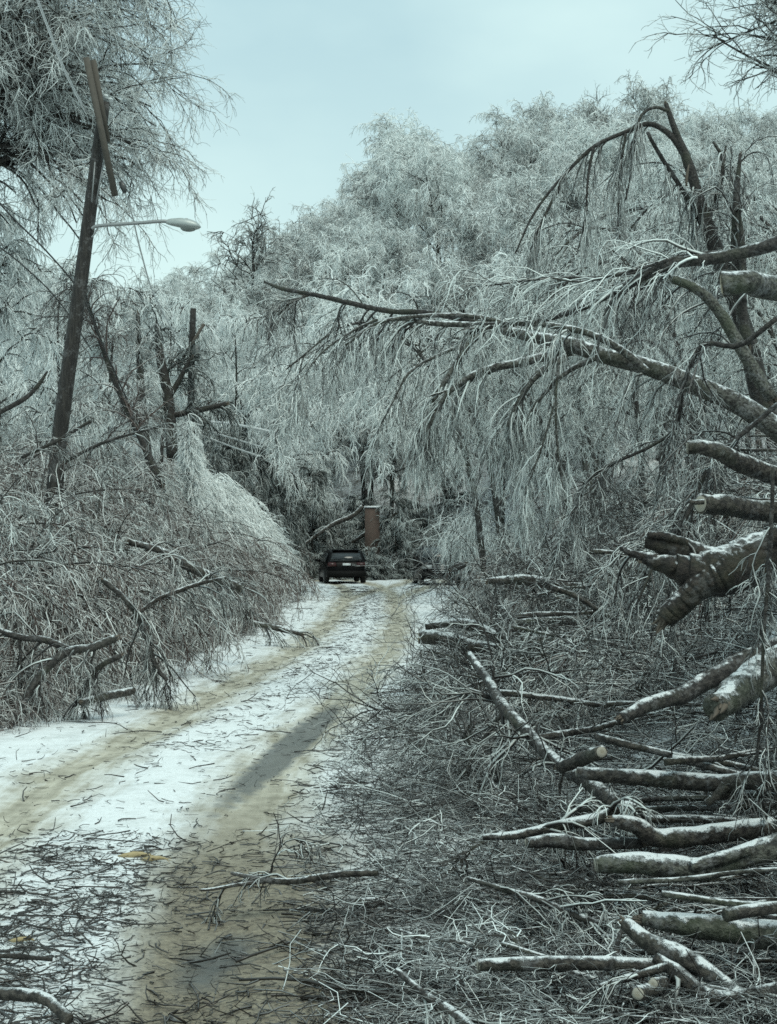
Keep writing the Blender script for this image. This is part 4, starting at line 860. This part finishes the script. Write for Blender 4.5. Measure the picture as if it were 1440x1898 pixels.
limb('broken limb with pale torn end sticking out of the thicket near the road', [(240, 1005), (300, 1022), (350, 1050), (400, 1072), (447, 1092)], 27, [12, 16, 18, 18], M_LOG, name='fallen_branch', cat='branch', cut=(None, M_CUT), twigs=12, tl=.8)
limb('pale smooth branch curving low through the thicket', [(240, 1150), (290, 1112), (330, 1096), (370, 1082), (420, 1070)], 24, [7, 9, 8, 6], M_SNOWLOG, name='fallen_branch', cat='branch', twigs=10, tl=.6)
limb('dark arched stem bending down to the snow from the thicket', [(190, 1075), (240, 1120), (270, 1180), (290, 1235), (310, 1262)], 20, [9, 10, 9, 7], M_LIMB, name='fallen_branch', cat='branch', twigs=12, tl=.6)
limb('dark limb end poking from the thicket onto the snow', [(470, 1155), (520, 1166), (560, 1176)], 32, [10, 10, 8], M_LOG, name='fallen_branch', cat='branch', twigs=8, tl=.7)
limb('thick dark limb with a broken end at the lower corner', [(-40, 1842), (30, 1843), (85, 1852), (128, 1890)], [6.5, 6.2], [22, 24, 24, 20], M_LOG)
limb('straight dark stick by the yellow wood chip at the picture edge', [(-30, 1770), (40, 1773), (97, 1778)], 6.9, [9, 10, 9], M_TRUNK, name='stick', cat='stick')
limb('dark leaning trunk with reddish brush behind the leaning pole', [(300, 900), (255, 800), (210, 700), (175, 600), (150, 520)], [40, 42], [15, 13, 10, 7, 4], M_TRUNK, name='leaning_tree', cat='tree', twigs=50, tl=1.4, rt=.010, tmat=M_RED)
limb('slim dark trunk left of the short pole draped with dead vines', [(275, 850), (265, 760), (258, 660), (255, 580)], 54, [16, 14, 11, 8], M_TRUNK, name='dead_tree', cat='tree', twigs=40, tl=1.0, rt=.012, tmat=M_FAR)
limb('dark twisted trunk with brown leaf clumps touching the short pole', [(320, 850), (312, 740), (296, 660), (290, 600)], 55, [22, 20, 16, 8], M_TRUNK, name='dead_tree', cat='tree', twigs=40, tl=1.2, rt=.014, tmat=M_DARK, extra=[([(312, 740), (340, 690), (356, 660)], 55, [12, 6]), ([(318, 770), (370, 760), (420, 748)], 55, [12, 10])])
limb('pale snapped limb with bright torn end leaning above the car', [(560, 1012), (590, 990), (620, 970), (655, 955), (672, 938)], 79, [5, 8, 9, 8], M_SNOWLOG, name='fallen_branch', cat='branch', cut=(None, M_CUT), twigs=4, tl=.8, rt=.012, tmat=M_FAR)
limb('snapped limb leaning against the brick pillar', [(655, 1004), (690, 980), (720, 960), (740, 948)], 80, [7, 8, 6], M_SNOWLOG, name='fallen_branch', cat='branch', twigs=3, tl=.7, rt=.012, tmat=M_FAR)
g = Geo(); P, R = pixline([(1272, 345), (1273, 325), (1277, 305)], 23.7, [4, 6, 2], 6); g.tubes(P, R, 6, cap=True); tag(g.build('torn_wood', M_SPLINT), 'torn orange splinter of wood hanging on the snapped trunk', 'splinter')

# ------------------------------------------------------------------ the brush pile: many fallen branches, one kind copied
def brush_branch(seed, L=1.7, r=.018, rt=.0052, mat=M_PILE, dens=1., kink=.2):
    rng = np.random.default_rng(seed); root = thing('brush_branch', '-', 'branch')
    K = 12; P = np.empty((1, K, 3)); p = np.array([-L / 2, 0, 0.]); D = np.array([1., rng.normal(0, .1), .08]); P[0, 0] = p
    for k in range(1, K): D = nrm(D + rng.normal(0, .09 + kink * .3, 3) * [1, 1, .6]); p = p + D * L / (K - 1); P[0, k] = p
    R = (r * np.linspace(1, .3, K))[None]
    t = Geo(); t.tubes(P, R, 8, (0, .2), rng, lump=.05, cap=True)
    l1, r1 = grow(rng, P, R, 11, L * .36, .7, 8, .85, rmin=rt * 1.5, rmax=r * .6, droop=.1, wob=kink, t=(.12, 1), tip=.4); t.tubes(l1, r1, 5, (0, .35), rng)
    c = Geo(); c.tubes(P, R * .4, 3, (0, .05), rng); l2, r2 = grow(rng, l1, r1, int(6 * dens), L * .17, .75, 6, .6, rmin=rt * .8, rmax=rt * 1.6, droop=.1, wob=kink * 1.5, t=(.1, 1), tip=.5); c.tubes(l2, r2, 4, (.15, .9, .68), rng)  # c begins with a hidden core inside the limb that links its twigs
    l3, r3 = grow(rng, l2, r2, 2, L * .08, .8, 4, .7, rmin=rt * .55, rmax=rt, droop=.1, wob=kink * 1.7, t=(.15, 1), tip=.5); c.tubes(l3, r3, 3, (.2, 1, .58), rng)
    t.build('limb', M_TRUNK, root); c.build('twigs', mat, root); return root
LP = 'tangled icy fallen branch in the brush pile covering half the road'
bb = Kit([brush_branch(600 + k, 1.5 + .12 * k, .014 + .003 * (k % 3)) for k in range(8)])
bn = Kit([brush_branch(620 + k, 1.3 + .12 * k, .015 + .006 * (k % 3), .0027, (M_LITTER if k % 3 == 1 else M_PILE), 1.2, .32) for k in range(8)])
rng = np.random.default_rng(33)
def pile_edge(y): return np.interp(y, [5, 6.5, 7.5, 9, 11, 13, 16, 20, 26, 34, 45, 60], [-.30, -.30, -.32, -.36, -.28, -.26, -.02, .42, 1.0, 1.9, 3.0, 4.2])
def pile_h(x, y):
    e = x - pile_edge(y); base = np.interp(e, [0, .4, 1.2, 2.2, 4], [.03, .22, .42, .75, 1.0])
    return base * np.interp(y, [5, 7, 10, 14, 20, 40], [.16, .26, .5, 1.0, 1.15, 1.1])
cnt = 0
while cnt < 260:
    y = 5.6 + rng.uniform() ** 1.5 * 30; e = float(pile_edge(y)); x = e + rng.uniform(.35, 1) ** 1. * rng.uniform(0, 1) * (.27 * y - e + .5) + .15
    if x > .275 * y + .6: continue
    h = float(pile_h(x, y)); z = float(ground(x, y)) + .05 + rng.uniform(.1, 1) * h
    d_ = x - e
    sc = rng.uniform(.6, 1.15) * (1 + max(0, y - 12) / 40)
    if d_ < .8: sc *= .62
    fl = float(np.interp(y, [7, 10, 14], [.30, .5, 1.]))
    (bn if y < 13 else bb).put(rng.integers(8), (x + .12 + (.5 if d_ < .7 and y < 10 else 0), y, z), (rng.normal(0, .2), rng.normal(0, (.2 if d_ < .6 else .32) * fl), rng.normal(math.pi, .8)), (sc, sc, sc * fl), LP, 'fallen branches of the brush pile'); cnt += 1

def bough(seed, L, r0, mat):
    rng = np.random.default_rng(seed); root = thing('broken_bough', '-', 'branch'); K = 26
    def line(p, D, L_, ra, rb, kk):
        P = np.empty((1, kk, 3)); P[0, 0] = p; ph = rng.uniform(0, 6, 3)
        for k in range(1, kk):
            D = nrm(D + np.array([0, .07 * math.sin(k * .5 + ph[0]) + .04 * math.sin(k * 1.3 + ph[1]), .04 * math.sin(k * .7 + ph[2])]) + rng.normal(0, .03, 3)); p = p + D * L_ / (kk - 1); P[0, k] = p
        return P, (np.linspace(ra, rb, kk) * (1 + np.convolve(rng.normal(0, .1, kk + 6), np.ones(7) / 7, 'valid')))[None]
    P, R = line(np.array([-L / 2, 0, 0]), np.array([1., 0, 0]), L, r0, r0 * .5, K); g = Geo(); g.tubes(P, R, 10, (0, .1), rng, lump=.05, cap=True)
    for q in range(2 + seed % 2):
        i = int(rng.uniform(.3, .85) * K); T = P[0, i] - P[0, i - 1]; D = nrm(nrm(T) + np.array([0, rng.choice([-.8, .8]), rng.uniform(-.1, .25)]))
        p2, r2 = line(P[0, i], D, L * rng.uniform(.15, .45), R[0, i] * .65, R[0, i] * .25, 14); g.tubes(p2, r2, 7, (0, .1), rng, lump=.05, cap=True)
    l1, r1 = grow(rng, P, R, 9, L * .2, .8, 7, .4, rmin=.002, rmax=.005, droop=0, wob=.38); c = Geo(); c.tubes(P, R * .4, 3, (0, .05), rng); c.tubes(l1, r1, 4, (0, .8, .75), rng)  # first tube of c is an unseen core tying the twigs together
    l2, r2 = grow(rng, l1, r1, 5, L * .09, .8, 5, .6, rmin=.0014, rmax=.003, wob=.45); c.tubes(l2, r2, 3, (0, .9, .6), rng)
    g.build('bark', mat, root); c.build('twigs', M_PILE, root); return root
LBB = 'bare dark broken bough lying among the finer branches of the brush pile'
bo = Kit([bough(700 + k, 1.3 + .2 * k, .016 + .005 * (k % 4), (M_LOG, M_TRUNK, M_SNOWLOG, M_LIMB, M_MOSS, M_DARKLOG)[k % 6]) for k in range(8)])
rng = np.random.default_rng(61)
for k in range(75):
    y = 5.9 + rng.uniform() ** 1.3 * 15; e = float(pile_edge(y)); x = e + (1.15 if y < 10 else .85) + rng.uniform(0, 1) * (.27 * y - e)
    z = float(ground(x, y)) + .05 + float(pile_h(x, y)) * rng.uniform(.55, 1.05) + .05
    bo.put(k, (x, y, z), (rng.normal(0, .2), rng.normal(0, .10), rng.normal(0, .42) + (math.pi if k % 2 else 0)), rng.uniform(.55, 1.0) * (1 + max(0, y - 10) / 30), LBB, 'broken boughs of the brush pile')

# fine twigs of the pile, and the broken bits strewn on the road: uncountable
n = 52000; y = 5.4 + rng.uniform(0, 1, n) ** 1.5 * 34; e = pile_edge(y); x = e + rng.uniform(0, 1, n) ** .8 * (.28 * y - e + .4) + rng.normal(0, .12, n)
kp = rng.uniform(0, 1, n) < .15 + .95 * (.5 + .5 * np.sin(x * 4.3 + np.sin(y * 3.1) * 2) * np.sin(y * 3.7 + np.sin(x * 2.9) * 2)); x, y = x[kp], y[kp]; n = len(x)
z = ground(x, y) + .05 + np.maximum(0, rng.uniform(0, 1, n) ** 1.3 * pile_h(x, y) * 1.0)
g = Geo(); P, R = flat_twigs(rng, np.stack([x, y, z], -1), rng.uniform(.1, .6, n) * (1 + y / 40), rng.uniform(.0014, .0042, n) * (.7 + y / 18), .22, 5, .5); nr = y < 8.2; g.tubes(P[~nr], R[~nr], 3, (.3, 1, .72), rng); g.tubes(P[nr], R[nr], 3, (.1, .9, .85), rng)
o = g.build('brush_litter', M_PILE); o['kind'] = 'stuff'; tag(o, 'mass of fine dark and icy twigs filling the brush pile between its branches', 'brush')

def strew(n, seed):
    rng = np.random.default_rng(seed); X = []; 
    while sum(len(a) for a in X) < n:
        y = 5.6 + rng.uniform(0, 1, n) ** 2.0 * 60; x = cxr(y) + rng.uniform(-3.2, 3.0, n)
        u = x - cxr(y)
        # density: heavy between and beside the ruts close to the camera, thin farther up, dense along both brush edges
        nearb = np.clip((10.6 - y) / 2.0, 0, 1)
        dn = .10 + .9 * nearb * np.where(np.abs(u - .8) < .42, .28, 1.) 
        dn = np.where(y > 10, .05 + .16 * np.exp(-((np.abs(u) - .0) / .45) ** 2) * (y > 14), dn)
        dn = np.maximum(dn, .75 * np.exp(-np.abs(x - pile_edge(y) + .05) / .22)); dn = np.maximum(dn, .5 * np.exp(-np.abs(u + 2.45) / .22))
        clump = .5 + .5 * np.sin(x * 3.1 + 2 * np.sin(y * 2.3)) * np.sin(y * 4.1 + 1.3 * np.sin(x * 2.7))
        dn = dn * (.35 + 1.0 * clump)
        k = rng.uniform(0, 1, n) < dn; X.append(np.stack([x[k], y[k]], -1))
    XY = np.concatenate(X)[:n]; return XY
XY = strew(48000, 9); n = len(XY); rng = np.random.default_rng(10)
ln = rng.lognormal(math.log(.05), .6, n) * (1 + XY[:, 1] / 40); th = np.clip(ln * .038, .0014, .006) * rng.uniform(.6, 1.3, n)
rutz = lambda x, y: .045 - .028 * np.exp(-((np.abs(x - cxr(y)) - .8) / .28) ** 2)
g = Geo(); P, R = flat_twigs(rng, np.stack([XY[:, 0], XY[:, 1], rutz(XY[:, 0], XY[:, 1]) + .006 + rng.exponential(.006, n)], -1), np.minimum(ln, .4), th, .08, 4, .5); g.tubes(P, R, 3, (0, .4), rng)
o = g.build('twig_litter', M_LITTER); o['kind'] = 'stuff'; tag(o, 'small broken twigs and bark bits strewn over the snowy road', 'litter')

# countable sticks lying on the road
def stick(seed):
    rng = np.random.default_rng(seed); K = 9; P = np.empty((1, K, 3)); p = np.array([-.25, 0, .01]); D = np.array([1., 0, 0]); P[0, 0] = p
    for k in range(1, K): D = nrm(D + rng.normal(0, .32, 3) * [1, 1, .15]); p = p + D * .5 / (K - 1); P[0, k] = p
    R = (.0055 * np.linspace(1, .5, K))[None]; g = Geo(); g.tubes(P, R, 6, (0, .2), rng, cap=True)
    l1, r1 = grow(rng, P, R, 5, .14, .7, 5, .6, rmin=.002, droop=.0, wob=.2, t=(.3, 1)); l1[..., 2] = np.abs(l1[..., 2]) * .5 + .004; g.tubes(l1, r1, 4, (0, .3), rng)
    o = g.build('stick', M_LITTER); return tag(o, '-', 'stick')
LK = 'thin dark broken stick lying on the rutted snow of the road'
sk = Kit([stick(800 + k) for k in range(7)]); rng = np.random.default_rng(14); XY = strew(130, 21)
for k in range(130):
    x, y = XY[k]; s_ = rng.lognormal(-.25, .4) * (1 + y / 30)
    sk.put(k, (x, y, float(rutz(x, y)) + .003), (0, rng.normal(0, .03), rng.normal(0, .55) + (math.pi if k % 2 else 0)), s_, LK, 'sticks strewn on the road')
for px, py, d, lab, sz_ in ((250, 1600, 9.2, 'yellow splintered wood chip on the twig littered snow by the mud', .10), (285, 1606, 9.1, 'long thin yellow sliver next to the yellow wood chip', .08), (40, 1755, 7.25, 'pale yellow wood chip at the picture edge above the dark limb', .06)):
    rng = np.random.default_rng(int(px)); c = at(px, py, d); c[2] = .055
    P = np.array([[c + [q * sz_, .02 * math.sin(q * 3), .008 * (1 - q * q)] for q in (-1, -.6, -.1, .4, .8, 1)]]); R = np.array([[.004, .016, .02, .014, .008, .003]]) * (sz_ / .1)
    g = Geo(); g.tubes(P, R, 6, (0, .1), rng, lump=.25, cap=True); l1, r1 = grow(rng, P, R, 5, sz_ * .9, .4, 4, .4, wob=.1); g.tubes(l1, r1, 4, (0, .1), rng)
    tag(g.build('wood_chip', M_CHIP), lab, 'wood chip')
